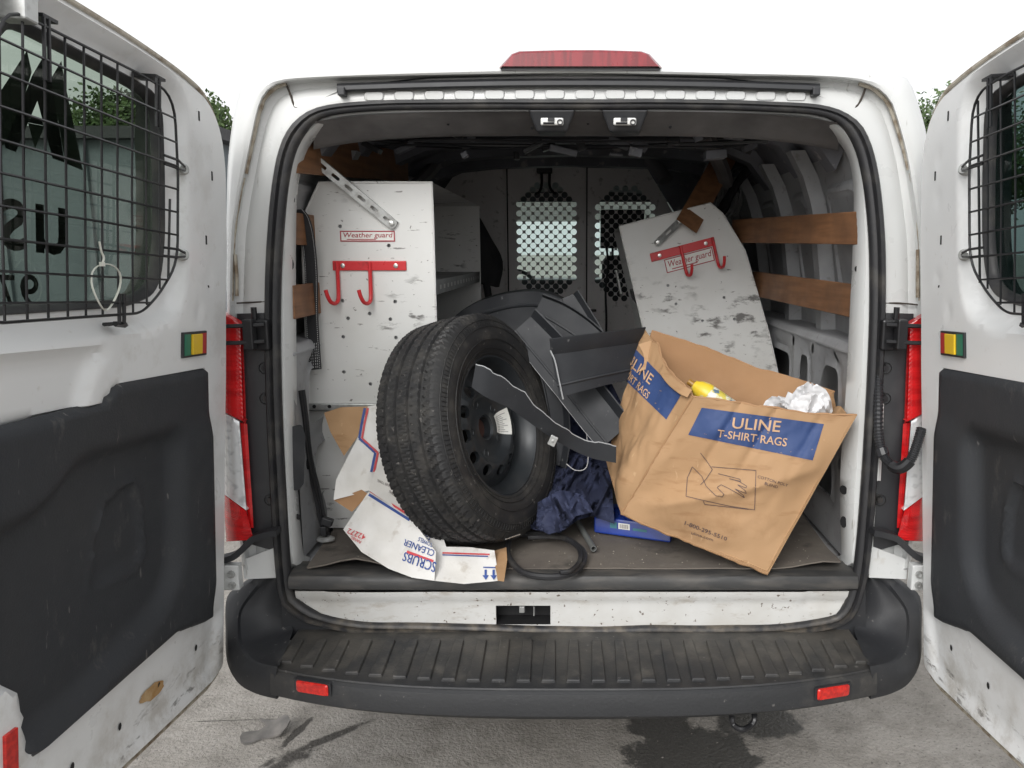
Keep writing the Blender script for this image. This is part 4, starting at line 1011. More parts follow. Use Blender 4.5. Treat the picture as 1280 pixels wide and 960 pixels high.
    for k in range(11):
        u = 0.348+0.0515*k; r = span_v(u)
        if k == 0: m.tube([F(0.315, 0.165, T-0.004), F(0.309, 0.34, T-0.004)] if s < 0 else [F(0.318, 0.155, T-0.004), F(0.312, 0.55, T-0.004)], 0.0028, 5)
        if r: m.tube([F(u, r[0], T-0.005), F(u+0.002*math.sin(k), (r[0]+r[1])/2, T-0.006), F(u, r[1], T-0.005)], 0.0023, 5)
    for k in range(9):
        v = 0.112+0.0505*k; r = span_u(v)
        if r:
            a = r[0]
            if k == 0: a = 0.40
            m.tube([F(a, v, T+0.001), F((a+r[1])/2, v+0.0015*math.cos(k*2), T+0.002), F(r[1], v, T+0.001)], 0.0023, 5)
    new('window_guard', m, blackm, door, smooth=50)
    for (u, v) in ((0.212, 0.419), (0.21, 0.222)):
        m = MB()
        for dv in (-0.008, 0.010): m.tube([F(u+0.012, v+dv*0.5, 0.006), F(0.282, v+dv, T), F(0.34, v+dv, T)], 0.003, 5)
        bk = new('guard_bracket', m, blackm, door)
        m = MB(); Mx = Matrix.Translation(F(u, v, -0.006)) @ Vector((-s*0.75, -0.66, 0.0)).to_track_quat('Z', 'Y').to_matrix().to_4x4()
        m.lathe([(0.014, 0), (0.014, 0.005), (0.010, 0.007), (0.010, 0.013), (0.004, 0.013), (0.003, 0.009)], 14, Mx, False, True); new('guard_bolt', m, galv, door)
    for (u, v) in ((0.365, 0.582), (0.71, 0.582)):
        m = MB(); m.box((0, 0, 0), (0.02, 0.05, 0.006)); 
        q = [F(u+a, v+b, t) for t in (-0.03, 0.022) for a, b in ((-0.026, 0), (0.012, 0), (0.012, 0.006), (-0.026, 0.006))]
        m = MB(); m.add(q, [(0,1,2,3),(4,5,6,7),(0,1,5,4),(1,2,6,5),(2,3,7,6),(3,0,4,7)])
        for du in (-0.004, 0.008): m.tube([F(u+du, v+0.002, T), F(u+du, v-0.10, T+0.001)], 0.0034, 5)
        new('guard_hook', m, blackm, door, smooth=0)
    m = MB()
    for du in (-0.008, 0.008): m.tube([F(0.50+du, 0.13, T), F(0.50+du, 0.072, T), F(0.485+du, 0.066, -0.02)], 0.0042, 5)
    m.tube([F(0.515, 0.070, T-0.004), F(0.47, 0.066, T-0.01)], 0.006, 5); new('guard_hook', m, blackm, door)
    # lock state label
    def plate(u0, u1, v0, v1, t0, t1, mat, name):
        m = MB(); a = [(u0, v0), (u1, v0), (u1, v1), (u0, v1)]
        m.hexa([F(*p, t0) for p in a]+[F(*p, t1) for p in a]); return new(name, m, mat, door, smooth=0, bevel=0.0015)
    plate(0.108, 0.226, -0.021, 0.040, -0.004, 0.006, blackp, 'lock_label')
    plate(0.192, 0.221, -0.016, 0.035, 0.006, 0.0075, green_s, 'green_mark'); plate(0.142, 0.190, -0.015, 0.034, 0.006, 0.012, yellow_s, 'yellow_slider'); plate(0.113, 0.139, -0.016, 0.035, 0.006, 0.0075, red_s, 'red_mark')
    # small slots near the hinge edge
    for (px, py, h) in ((247,145,0.022),(263,220,0.022),(256,300,0.022),(259,358,0.006)):
        u, v = DU(px, py, -0.004); a = [(u-0.003, v-h/2), (u+0.003, v-h/2), (u+0.005, v+h/2), (u-0.001, v+h/2)]; tt = dheight(u, v)
        m = MB(); m.hexa([F(*p, tt-0.006) for p in a]+[F(*p, tt+0.0012) for p in a]); new('panel_slot', m, dark_hole, door, smooth=0)
    for (u, v) in ((0.12, -0.79), (0.30, -0.80), (0.46, -0.81), (0.62, -0.80)):
        m = MB(); tt = dheight(u, v); n = 8; m.add([F(u+0.006*math.cos(6.283*k/n), v+0.009*math.sin(6.283*k/n), tt+0.0022) for k in range(n)], [tuple(range(n))]); new('drain_hole', m, dark_hole, door, smooth=0)
    if s < 0:
        # rusty patch (a flake of sealant) low on the door
        m = MB(); ol = [(0.33+0.055*math.cos(6.283*k/18)*(1+0.35*nz(k*1.7)), -0.80+0.018*math.sin(6.283*k/18)*(1+0.5*nz(k*2.3, 4))+0.02*math.cos(6.283*k/18)*0.3) for k in range(18)]
        m.sheet(ol, lambda u, v, t: F(u, v, dheight(u, v)+0.0022), 0.012); new('rust_patch', m, rust, door)
        # door latch box at the free end
        m = MB(); a = [(0.742, 0.56), (0.775, 0.56), (0.775, 0.66), (0.742, 0.66)]; m.hexa([F(*p, -0.02) for p in a]+[F(*p, 0.03) for p in a]); new('top_latch', m, galv, door, smooth=0, bevel=0.004)
        # red reflector at the low free corner
        plate(0.785, 0.815, -0.80, -0.62, -0.004, 0.006, refl_mat, 'door_reflector')
        # lettering stuck outside on the glass, seen from behind
        def dec(polys, name, mat):
            m = MB()
            for pol in polys:
                uv = [DU(x/4.3625, y/4.3625, -0.06) for x, y in pol]; m.add([F(u, v, -0.0575) for u, v in uv], [tuple(range(len(uv)))])
            new(name, m, mat, door, smooth=0)
        grey = M('sticker_grey', (0.05, 0.058, 0.05), 0.6); black = M('sticker_black', (0.012, 0.012, 0.013), 0.6)
        for pol in ([(32,63),(38,90),(30,116),(4,180),(-12,190),(-12,140),(0,112)], [(75,76),(79,100),(102,213),(80,204),(62,98)], [(33,153.5),(54,157.5),(42,186)]): dec([[(x*4.3625, y*4.3625) for x, y in pol]], 'logo_sticker', grey)
        for pol in ([(55,66),(38,95),(30,116),(4,180),(5,185),(18,190),(45,126),(50,100)], [(55,66),(50,100),(45,126),(64,198),(79,203),(62,95)], [(37,146),(51,149),(53,157),(33,153)]): dec([[(x*4.3625, y*4.3625) for x, y in pol]], 'logo_sticker', black)
        def word(sx, box):
            m = MB(); (ua, va) = DU(box[2], box[3], -0.06); (ub, vb) = DU(box[0], box[1], -0.06)
            add_text(m, sx, (ua, va, ub, vb), lambda u, v: F(u, v, -0.0575), 0.008); return m
        new('window_lettering', word('u', (42.4, 254, 81.4, 320)), MATS['sticker_black'], door, smooth=0)
        new('window_lettering', word('s', (-2, 245, 32, 315)), MATS['sticker_black'], door, smooth=0)
        new('window_lettering', word('9', (23, 342, 47, 386)), MATS['sticker_black'], door, smooth=0)
        new('window_lettering', word('7', (-4, 343, 17, 386)), MATS['sticker_black'], door, smooth=0)
    return door
doorL = make_door(-1); doorL['label'] = 'open rear door with dark lettering on its window'
doorR = make_door(1); doorR['label'] = 'open rear door with plain dark window'
# nylon tie looped round the guard's wires
m = MB(); T = 0.026; pts = []
for k in range(28):
    a = 6.283*k/28; px = 132.5+17*math.sin(a); py = 359-29*math.cos(a); u, v = DU(px, py, T); pts.append(D3(u, v, T+0.006*math.sin(a*2)))
m.tube(pts, 0.0021, 6, True, flat=0.6)
q = [D3(*DU(px, py, T), T+0.004) for px, py in ((125, 330), (127, 322), (124, 314), (121.5, 302))]
m.tube(cr(q, 4), 0.002, 6); m.box(q[0], (0.006, 0.009, 0.008))
tag(new('zip_tie', m, zipm), 'white nylon zip tie looped on the wire guard of the lettered window', 'zip tie')

# ================================================================== CARGO
def project(p):
    d = p-CAM; c, s = math.cos(PITCH), math.sin(PITCH); z = d.y*c-d.z*s; u = d.y*s+d.z*c
    return (CX+FPX*d.x/z, CY-FPX*u/z)
# rubber mat over the cargo floor
def matf(u, v, t):
    h = 0.030*math.exp(-((u+0.63)/0.085)**2)*(1-sstep(0.03, 0.20, v))+0.022*math.exp(-((u-0.74)/0.09)**2)*(1-sstep(0.03, 0.22, v))
    h += 0.0025*nz(u*5, v*5)+0.0012*nz(u*16, v*16)
    return Vector((u, v, FLOOR+0.003+max(0, h)+t))
m = MB(); m.sheet(rnd([(-0.775, 0.035), (0.775, 0.035), (0.80, 0.5), (0.80, 2.2), (-0.80, 2.2), (-0.80, 0.5)], 0.01, 2), matf, 0.045, thick=0.004)
tag(new('floor_mat', m, mat_mat), 'dirty dark rubber mat covering the cargo floor, curling at its rear corners', 'mat')

# ---- hook rack builder on any frame (fmap(a,b,t): a right, b down, t towards viewer)
def hooks(parent, fm, plate, stems, curl):
    m = MB(); (a0, b0), (a1, b1), hgt = plate; n = 6
    q = [fm(a0, b0, 0.001), fm(a1, b1, 0.001), fm(a1, b1+hgt, 0.001), fm(a0, b0+hgt, 0.001)]; r = [fm(a0, b0, 0.006), fm(a1, b1, 0.006), fm(a1, b1+hgt, 0.006), fm(a0, b0+hgt, 0.006)]
    m.hexa(q+r); rack = new('hook_rack', m, hook_red, parent, smooth=0, bevel=0.002)
    for a in (0.14, 0.86):
        p = Vector((a0+(a1-a0)*a, b0+(b1-b0)*a+hgt/2)); m = MB()
        cc = fm(p.x, p.y, 0.006); ax = (fm(p.x, p.y, 0.01)-cc).normalized()
        m.lathe([(0.008, 0), (0.007, 0.003), (0.003, 0.004)], 10, Matrix.Translation(cc) @ ax.to_track_quat('Z', 'Y').to_matrix().to_4x4(), False, True); new('screw', m, chrome, rack)
    for (sa, sb, L) in stems:
        m = MB(); k = curl
        pts = [fm(sa, sb, 0.009), fm(sa, sb+L*0.6, 0.010), fm(sa, sb+L*0.9, 0.016), fm(sa+k*0.004, sb+L, 0.030), fm(sa+k*0.012, sb+L*0.97, 0.05), fm(sa+k*0.018, sb+L*0.82, 0.062), fm(sa+k*0.022, sb+L*0.66, 0.066)]
        m.tube(cr(pts, 5), 0.0062, 8); new('hook', m, hook_red, rack)
def logo_plate(parent, fm, a0, b0, a1, b1, skew=0.0):
    """white badge with red border and lettering; b grows downwards"""
    def g(a, b, t=0.0014): return fm(a, b+skew*(a-a0), t)
    m = MB(); q = [(a0, b0), (a1, b0), (a1, b1), (a0, b1)]
    m.add([g(*p, 0.0012) for p in q], [(0, 1, 2, 3)]); bd = new('brand_badge', m, paper, parent, smooth=0)
    m = MB(); e = 0.0035
    for (x0, y0, x1, y1) in ((a0, b0, a1, b0+e), (a0, b1-e, a1, b1), (a0, b0+e, a0+e, b1-e), (a1-e, b0+e, a1, b1-e)): m.add([g(x0, y0, 0.002), g(x1, y0, 0.002), g(x1, y1, 0.002), g(x0, y1, 0.002)], [(0, 1, 2, 3)])
    H = b1-b0; W = a1-a0
    add_text(m, 'WEATHER GUARD'.title().replace('G', 'g'), (a0+W*0.05, -(b0+H*0.76), a1-W*0.05, -(b0+H*0.16)), lambda u, v: g(u+(-v-b0-H/2)*-0.15, -v, 0.0022), 0.006)
    m.add([g(a0+W*0.12, b1-H*0.24, 0.002), g(a1-W*0.35, b1-H*0.24, 0.002), g(a1-W*0.35, b1-H*0.17, 0.002), g(a0+W*0.12, b1-H*0.17, 0.002)], [(0, 1, 2, 3)])
    new('badge_print', m, logo_red, bd, smooth=0)
def brace(parent, a, b, wv, nv, nslots, mat=galv):
    d = (b-a); L = d.length; d.normalize(); wv = (wv-d*wv.dot(d)).normalized(); hw = 0.0155
    holes = []
    for k in range(nslots):
        c = L*(0.12+0.78*k/(nslots-1)); holes.append(rnd([(c-0.014, -0.005), (c+0.014, -0.005), (c+0.014, 0.005), (c-0.014, 0.005)], 0.0048, 3))
    ol = rnd([(0, -hw), (L, -hw), (L, hw), (0, hw)], [0.002, 0.012, 0.012, 0.002], 4)
    m = MB(); m.sheet(ol, lambda u, v, t: a+d*u+wv*v+nv*(t+0.0), 0.014, holes, thick=0.003)
    # folded edge flange
    m.add([a+wv*hw, b+wv*hw, b+wv*hw-nv*0.02, a+wv*hw-nv*0.02], [(0, 1, 2, 3)])
    br = new('brace', m, mat, parent, smooth=20)
    for u in (0.012, L-0.014):
        m = MB(); m.lathe([(0.008, 0), (0.008, 0.005), (0.004, 0.006)], 6, Matrix.Translation(a+d*u+nv*0.001) @ nv.to_track_quat('Z', 'Y').to_matrix().to_4x4(), False, True); new('bolt', m, chrome, br)
def cabinet(name, label, fm3, poly, width, height, depth, shelf_b, open_side, holes, mat):
    """fm3(a,b,y): a right, b down from the top left corner, y into the van; end panel outline poly in (a,b)"""
    cab = empty(name, fm3(width/2, height, depth/2)); tag(cab, label, 'shelf unit', 'van shelf units')
    hl = [[(a+0.0062*math.cos(6.283*k/8), b+0.0062*math.sin(6.283*k/8)) for k in range(8)] for a, b in holes]
    m = MB(); m.sheet(poly, lambda u, v, t: fm3(u, v, 0.0015*nz(u*4, v*4)-t), 0.05, hl, thick=0.003); new('end_panel', m, mat, cab, smooth=30)
    m = MB(); m.sheet(poly, lambda u, v, t: fm3(u, v, depth-t), 0.2, thick=0.003); new('end_panel', m, mat, cab, smooth=30)
    m = MB(); m.tube([fm3(u, v, -0.001) for u, v in resample(poly, 0.08)], 0.0035, 6, True); new('edge_fold', m, mat, cab)
    # dark lining just behind bolt holes
    m = MB(); m.add([fm3(u, v, 0.012) for u, v in poly], [tuple(range(len(poly)))]); new('hole_lining', m, cab_grey, cab, smooth=0)
    # outline walls except the open side (towards the aisle)
    n = len(poly)
    for i in range(n):
        p, q = poly[i], poly[(i+1) % n]
        if (Vector(q)-Vector(p)).length < 0.04: continue
        mid = ((p[0]+q[0])/2, (p[1]+q[1])/2)
        if open_side(mid): continue
        m = MB(); m.add([fm3(p[0], p[1], 0.003), fm3(q[0], q[1], 0.003), fm3(q[0], q[1], depth-0.003), fm3(p[0], p[1], depth-0.003)], [(0, 1, 2, 3)])
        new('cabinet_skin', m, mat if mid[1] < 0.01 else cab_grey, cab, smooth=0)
    for b in shelf_b:
        m = MB(); xs_ = [p[0] for p in poly]; a0, a1 = min(xs_)+0.01, max(xs_)-0.004
        m.add([fm3(a0, b, 0.004), fm3(a1, b, 0.004), fm3(a1, b, depth-0.004), fm3(a0, b, depth-0.004)], [(0, 1, 2, 3)])
        ao = a1 if open_side((a1, 0.3)) else a0
        m.add([fm3(ao, b-0.001, 0.004), fm3(ao, b+0.045, 0.004), fm3(ao, b+0.045, depth-0.004), fm3(ao, b-0.001, depth-0.004)], [(0, 1, 2, 3)])
        sh = new('shelf', m, cab_grey, cab, smooth=0)
        m = MB()
        for k in range(14):
            y = 0.1+k*(depth-0.2)/13; sgn = 0.002 if ao == a1 else -0.002
            m.add([fm3(ao+sgn, b+0.016, y), fm3(ao+sgn, b+0.030, y), fm3(ao+sgn, b+0.030, y+0.03), fm3(ao+sgn, b+0.016, y+0.03)], [(0, 1, 2, 3)])
        o = new('label_slots', m, latch_w, sh, smooth=0); o['kind'] = 'stuff'
    return cab
# left unit, still standing
YL = 0.36
Lz = P(399, 228, YL)
def fmL(a, b, y): return Vector((Lz.x+a, YL+y, Lz.z-b))
def ab(px, py, Y=YL): q = P(px, py, Y); return (q.x-Lz.x, Lz.z-q.z)
polyL = [ab(399, 228), ab(540, 228), (ab(541, 400)[0], ab(541, 505)[1]), (ab(386, 505)[0], ab(386, 505)[1]), (ab(386, 505)[0]+0.01, ab(385, 277)[1])]
polyL[2] = (polyL[1][0], polyL[2][1])
hL = [ab(*p) for p in ((425,283),(486,307),(428,376),(494,377),(462,392),(435,398),(488,399),(429,421),(495,422),(430,465),(463,480))]
cl = cabinet('shelf_cabinet', 'upright white steel shelf unit with red hooks beside the spare wheel', fmL, polyL, 0.36, Lz.z-FLOOR-0.003, 1.2, [0.30, 0.62], lambda m_: m_[0] > 0.30 and 0.03 < m_[1] < 0.7, hL, cab_white)
fmLt = lambda a, b, t: fmL(a, b, -t)
A = ab(416, 326); B = ab(508, 326); st = [ab(422.5, 328), ab(463, 328)]
hooks(cl, fmLt, ((A[0], A[1]), (B[0], A[1]), 0.030), [(st[0][0], st[0][1], 0.125), (st[1][0], st[1][1], 0.125)], -1)
A = ab(425, 288.5); B = ab(494, 302)
logo_plate(cl, fmLt, A[0], A[1], B[0], B[1])
a_, b_ = P(390, 197, YL-0.05), P(494, 283, YL-0.01)
brace(cl, a_, b_, Vector((0.6, 0, 0.7)), Vector((0, -1, 0)), 6)
# bottom of the unit: angle rail and white base panel down to the mat
m = MB(); p = P(386, 508, YL); q = P(545, 508, YL); m.box(((p.x+q.x)/2, YL-0.006, p.z), (q.x-p.x, 0.02, 0.022)); rail = new('base_rail', m, galv, cl, smooth=0, bevel=0.003)
for px in (393, 412):
    m = MB(); m.lathe([(0.006, 0), (0.006, 0.003)], 8, Matrix.Translation(P(px, 508, YL-0.017)) @ Matrix.Rotation(R(90), 4, 'X'), False, True); new('bolt', m, blackm, rail)
p0 = P(386, 514, YL+0.02); zb = FLOOR+0.008
m = MB(); m.sheet([(p0.x-0.02, zb), (-0.42, zb), (-0.42, p0.z), (p0.x-0.01, p0.z)], lambda u, v, t: Vector((u, YL-0.008+0.03*sstep(zb+0.2, zb+0.24, v)-t+0.004*nz(u*3, v*3), v)), 0.04, thick=0.003); new('base_panel', m, cab_white, cl, smooth=40)
m = MB(); m.lathe([(0.007, 0), (0.007, 0.004)], 8, Matrix.Translation(P(390, 652, YL-0.012)) @ Matrix.Rotation(R(90), 4, 'X'), False, True); new('bolt', m, galv, cl)
# right unit, torn loose and leaning
YR = 1.0
Rz = P(774, 283, YR); ex = (P(888, 254, YR)-Rz).normalized(); ez = Vector((ex.z, 0, -ex.x))
def fmR(a, b, y): return Rz+ex*a+ez*b+Vector((0.03*y, y, 0))
def abr(px, py, Y=YR): q = P(px, py, Y)-Rz; return (q.dot(ex), q.dot(ez))
pr_ = [abr(*p) for p in ((774, 283), (888, 254), (903, 267), (931, 313), (961, 416))]
polyR = [pr_[0], pr_[1], pr_[2], pr_[3], pr_[4], (pr_[4][0]+0.006, 0.96), (0.0, 0.96)]
hR = [abr(*p) for p in ((836,336),(882,322),(835,357),(878,401),(918,399),(845,380),(905,372))]
crr = cabinet('shelf_cabinet', 'white steel shelf unit tilted over behind the cardboard rag box', fmR, polyR, 0.42, 0.96, 0.95, [0.30, 0.60], lambda m_: m_[0] < 0.05 and m_[1] > 0.03, hR, cab_scuff)
fmRt = lambda a, b, t: fmR(a, b, -t)
A = abr(812, 317); B = abr(892, 296); s1 = abr(850, 307); s2 = abr(890, 297)
hooks(crr, fmRt, ((A[0], A[1]), (B[0], B[1]), 0.034), [(s1[0], s1[1], 0.12), (s2[0], s2[1], 0.12)], 1)
A = abr(829, 321); B = abr(889, 305); logo_plate(crr, fmRt, A[0], A[1]+0.012, B[0], A[1]+0.066, (B[1]-A[1])/(B[0]-A[0]))
brace(crr, P(853, 274, YR-0.02), P(819, 306, YR-0.01), Vector((0.6, 0, 0.7)), Vector((0, -1, 0)), 3)
m = MB(); m.tube([P(769, 340, YR+0.15), P(770, 338, YR+0.12), P(776, 367, YR+0.12), P(776, 370, YR+0.15)], 0.006, 6); new('pull_handle', m, chrome, crr)
# loose plywood slat that hangs over the tilted unit
m = MB(); a = P(858, 283, 0.95); b = P(918, 176, 1.35); d = (b-a).normalized(); wv = d.cross(Vector((0, -1, 0))).normalized()*0.047
m.ribbon([a, a*0.5+b*0.5, b], [wv*1.0, wv, wv], 0.016, [Vector((0, -1, 0))]*3)
tag(new('broken_board', m, wood, smooth=0, bevel=0.002), 'broken plywood slat hanging over the tilted shelf unit', 'wood slat')

# ---- spare wheel
def frame_from(axis, upv, loc):
    z = Vector(axis).normalized(); x = (Vector(upv)-z*Vector(upv).dot(z)).normalized(); y = z.cross(x)
    Mx = Matrix((x, y, z)).transposed().to_4x4(); Mx.translation = loc; return Mx
TR_ = 0.350
def tyre_mesh(Mx, N=440):
    prof = [(-0.080,0.208),(-0.094,0.214),(-0.103,0.228),(-0.113,0.250),(-0.118,0.272),(-0.116,0.296),(-0.110,0.316),(-0.104,0.328)]
    # grooves across the tread
    x = -0.098; tread = []
    gv = [-0.060, -0.021, 0.021, 0.060]
    xs_ = [-0.098, -0.090, -0.080, -0.072]
    for gx in gv: xs_ += [gx-0.0068, gx-0.0042, gx+0.0042, gx+0.0068]
    xs_ += [-0.040, 0.0, 0.040, 0.072, 0.080, 0.090, 0.098, -0.050, -0.031, -0.011, 0.011, 0.031, 0.050]
    xs_ = sorted(set(xs_))
    for xx in xs_:
        r = TR_-0.0045*(xx/0.09)**2-(0.006 if abs(xx) > 0.094 else 0)
        if any(abs(xx-gx) < 0.005 for gx in gv): r -= 0.0085
        tread.append((xx, r))
    full = prof+tread+[(-a, b) for a, b in reversed(prof)]
    n0 = len(prof); n1 = n0+len(tread); loops = []
    for i, (ax, r) in enumerate(full):
        lp = []
        for k in range(N):
            th = 2*math.pi*k/N; rr = r
            if n0 <= i < n1 and not any(abs(ax-gx) < 0.005 for gx in gv):
                rib = 0 if ax < -0.06 else 1 if ax < -0.021 else 2 if ax < 0.021 else 3 if ax < 0.06 else 4
                sh_ = int(round(ax/0.010)) if rib in (0, 4) else int(round(ax/0.006)) if rib != 2 else -int(round(ax/0.006))
                ph = (k+sh_+rib*2) % 5
                if rib in (0, 4):
                    if ph == 0: rr -= 0.0065
                    elif ph == 2: rr -= 0.002
                elif ph == 0: rr -= 0.0042
                elif ph == 2 and rib == 2: rr -= 0.0015
            elif i == n0-1 or i == n1:
                if (k+int(round(ax/0.010))) % 5 == 0: rr -= 0.004
            th2 = th
            lp.append(Mx @ Vector((rr*math.cos(th2), rr*math.sin(th2), ax)))
        loops.append(lp)
    m = MB(); m.loft(loops)
    for k in range(150):
        a = 2*math.pi*k/150; c, s_ = math.cos(a), math.sin(a); m.tube([Mx @ Vector((0.303*c, 0.303*s_, 0.1165)), Mx @ Vector((0.318*c, 0.318*s_, 0.1115))], 0.0013, 3)
    # raised sidewall rings
    for r, a in ((0.222, 0.100), (0.236, 0.1085), (0.262, 0.1172), (0.300, 0.116), (0.322, 0.1085)):
        m.tube([Mx @ Vector((r*math.cos(2*math.pi*k/72), r*math.sin(2*math.pi*k/72), a)) for k in range(72)], 0.0016, 4, True)
    return m
def rim_mesh(Mx):
    m = MB()
    m.lathe([(0.214, -0.092), (0.208, -0.098), (0.198, -0.085), (0.186, -0.05), (0.180, 0.0), (0.184, 0.03), (0.194, 0.06), (0.200, 0.082), (0.210, 0.096), (0.217, 0.094), (0.215, 0.086)], 72, Mx)
    def zz_(r):
        pts = [(0.034, 0.034), (0.045, 0.036), (0.085, 0.036), (0.095, 0.042), (0.110, 0.060), (0.125, 0.064), (0.150, 0.052), (0.168, 0.036), (0.190, 0.030)]
        for (a, za), (b, zb_) in zip(pts, pts[1:]):
            if a <= r <= b: t = (r-a)/(b-a); return za+(zb_-za)*t
        return pts[0][1] if r < 0.034 else pts[-1][1]
    m.lathe([(0.034, 0.0), (0.034, 0.034), (0.040, 0.040), (0.050, 0.036), (0.085, 0.036), (0.095, 0.042), (0.105, 0.053), (0.114, 0.0605)], 72, Mx)
    m.lathe([(0.162, zz_(0.162)), (0.172, 0.034), (0.186, 0.028)], 72, Mx)
    NH = 12; M_ = 24
    for h in range(NH):
        a0 = 2*math.pi*h/NH; da = math.pi/NH; rc, hr, ha = 0.138, 0.0165, 0.023/0.138/1.15
        out, inn, inn2 = [], [], []
        for k in range(M_):
            t = 2*math.pi*k/M_; c, s_ = math.cos(t), math.sin(t); k_ = max(abs(c), abs(s_))
            r = rc+0.024*c/k_; a = a0+da*s_/k_; out.append(Mx @ Vector((r*math.cos(a), r*math.sin(a), zz_(r))))
            r = rc+hr*c; a = a0+ha*s_; inn.append(Mx @ Vector((r*math.cos(a), r*math.sin(a), zz_(r)-0.001))); inn2.append(Mx @ Vector((r*math.cos(a), r*math.sin(a), zz_(r)-0.014)))
        m.loft([out, inn, inn2])
    for h in range(5):
        a = 2*math.pi*h/5+0.3; Mc = Mx @ Matrix.Translation((0.080*math.cos(a), 0.080*math.sin(a), 0.0365))
        m.lathe([(0.014, 0.0), (0.012, 0.002), (0.009, -0.003), (0.007, -0.003)], 12, Mc)
    return m
AX = Vector((0.885, -0.40, 0.235)).normalized()
face_c = P(630, 541, 0.21)
WC = face_c-AX*0.105; WC.z = FLOOR+0.006+0.349*math.sqrt(1-AX.z**2)+0.085*abs(AX.z)
Mw = frame_from(AX, (0, 0, 1), WC)
sw = empty('spare_wheel', (WC.x, WC.y, FLOOR)); tag(sw, 'worn spare tyre on dark steel rim leaning over the crushed white carton', 'wheel')
ty = new('tyre', tyre_mesh(Mw), tyre_mat, sw, smooth=28)
rm = new('rim', rim_mesh(Mw), rim_mat, sw, smooth=40)
bore_m = M('rusty_bore', (0.05, 0.02, 0.015), 0.8)
for h in range(5):
    a = 2*math.pi*h/5+0.3; m = MB(); m.lathe([(0.0069, -0.004), (0.0069, -0.0042)], 10, Mw @ Matrix.Translation((0.080*math.cos(a), 0.080*math.sin(a), 0.0345)), True, True); new('bolt_bore', m, bore_m, rm, smooth=0)
m = MB(); m.lathe([(0.033, 0.012), (0.033, 0.0121)], 24, Mw, True, True); new('hub_bore', m, bore_m, rm, smooth=0)
# paper sticker on the disc, to the right of the hub
a0 = -1.62
def stk(r, a, h=0.0015):
    th = a0+a; zr = 0.036 if r < 0.085 else 0.036+(r-0.085)*0.6 if r < 0.095 else 0.042+(r-0.095)*1.2
    return Mw @ Vector((r*math.cos(th), r*math.sin(th), zr+h))
m = MB(); m.loft([[stk(0.066+0.046*i/6, -0.40+0.80*j/10) for j in range(11)] for i in range(7)], False); sk_ = new('rim_sticker', m, paper, rm, smooth=0)
m = MB()
for i in range(10):
    aa = -0.33+0.066*i; r1 = 0.104-0.006*(i % 3)
    for ra, rb2 in ((0.070, 0.085), (0.085, 0.095), (0.095, r1)): m.add([stk(ra, aa, 0.0024), stk(rb2, aa, 0.0024), stk(rb2, aa+0.024, 0.0024), stk(ra, aa+0.024, 0.0024)], [(0, 1, 2, 3)])
o = new('sticker_print', m, M('sticker_ink', (0.3, 0.3, 0.3), 0.6), rm, smooth=0); o['kind'] = 'stuff'
# tyre and rim reused on the van's own wheels
ty0 = ty.data; rm0 = rm.data
for (x, y, s) in ((-0.86, 1.35, -1), (0.86, 1.35, 1), (-0.84, 4.35, -1), (0.84, 4.35, 1)):
    Mv = frame_from((s, 0, 0), (0, 0, 1), Vector((x, y, 0.352)))
    rel = Mv @ Mw.inverted()
    t_ = bpy.data.objects.new('road_wheel', ty0); place(t_, van, Vector((0, 0, 0))); ow = ORG[ty.name]
    t_.matrix_parent_inverse = Matrix.Identity(4); t_.matrix_basis = Matrix.Translation(-ORG[van.name]) @ rel @ Matrix.Translation(ow)
    ORG[t_.name] = Vector((0, 0, 0))
    r_ = bpy.data.objects.new('road_rim', rm0); COL.objects.link(r_); r_.parent = t_
    r_.matrix_basis = Matrix.Translation(ORG[rm.name]-ow)

# ---- crushed white carton: several creased panels, each a sheet with its own tilt
def fitY(pts):
    """least-squares plane Y = a + b px + c py from (px,py,Y)"""
    n = len(pts); Mx = Matrix(((0,)*3,)*3); v = Vector((0, 0, 0))
    for px, py, Y in pts:
        r = Vector((1, px/1000, py/1000))
        for i in range(3):
            v[i] += r[i]*Y
            for j in range(3): Mx[i][j] += r[i]*r[j]
    s = Mx.inverted() @ v
    return lambda px, py: s[0]+s[1]*px/1000+s[2]*py/1000
def pxsheet(name, poly, mat, parent, amp=0.004, thick=0.004, res=7, freq=0.05, seed=0, extra=None):
    Yf = fitY(poly)
    def surf(px, py, t=0.0):
        y = Yf(px, py)+amp*nz(px*freq, py*freq, seed)+(extra(px, py) if extra else 0); return P(px, py, y-t)
    m = MB(); m.sheet([(a, b) for a, b, c in poly], lambda u, v, t: surf(u, v, t), res, thick=thick)
    return new(name, m, mat, parent, smooth=38), surf
def bil(q, s, t): return (q[0][0]*(1-s)*(1-t)+q[1][0]*s*(1-t)+q[2][0]*s*t+q[3][0]*(1-s)*t, q[0][1]*(1-s)*(1-t)+q[1][1]*s*(1-t)+q[2][1]*s*t+q[3][1]*(1-s)*t)
def print_text(mb, s, quad, surf, off=0.0022, bold=0.0):
    """lettering whose baseline-left, baseline-right, top-right, top-left corners sit at these picture points"""
    add_text(mb, s, (0, 0, 1, 1), lambda u, v: surf(*bil(quad, u, v), off), bold)
def print_line(mb, pts, surf, wd, off=0.0022):
    pts = resample(pts, 6, False)
    for a, b in zip(pts, pts[1:]):
        d = (b-a).normalized(); n = Vector((-d.y, d.x))*wd/2
        mb.add([surf(*(a-n), off), surf(*(b-n), off), surf(*(b+n), off), surf(*(a+n), off)], [(0, 1, 2, 3)])
ct = empty('crushed_carton', P(490, 700, 0.03)); ct.location.z = FLOOR; ORG[ct.name] = Vector(ct.location)
tag(ct, 'crushed white carton with blue and red print pinned under the spare tyre', 'carton')
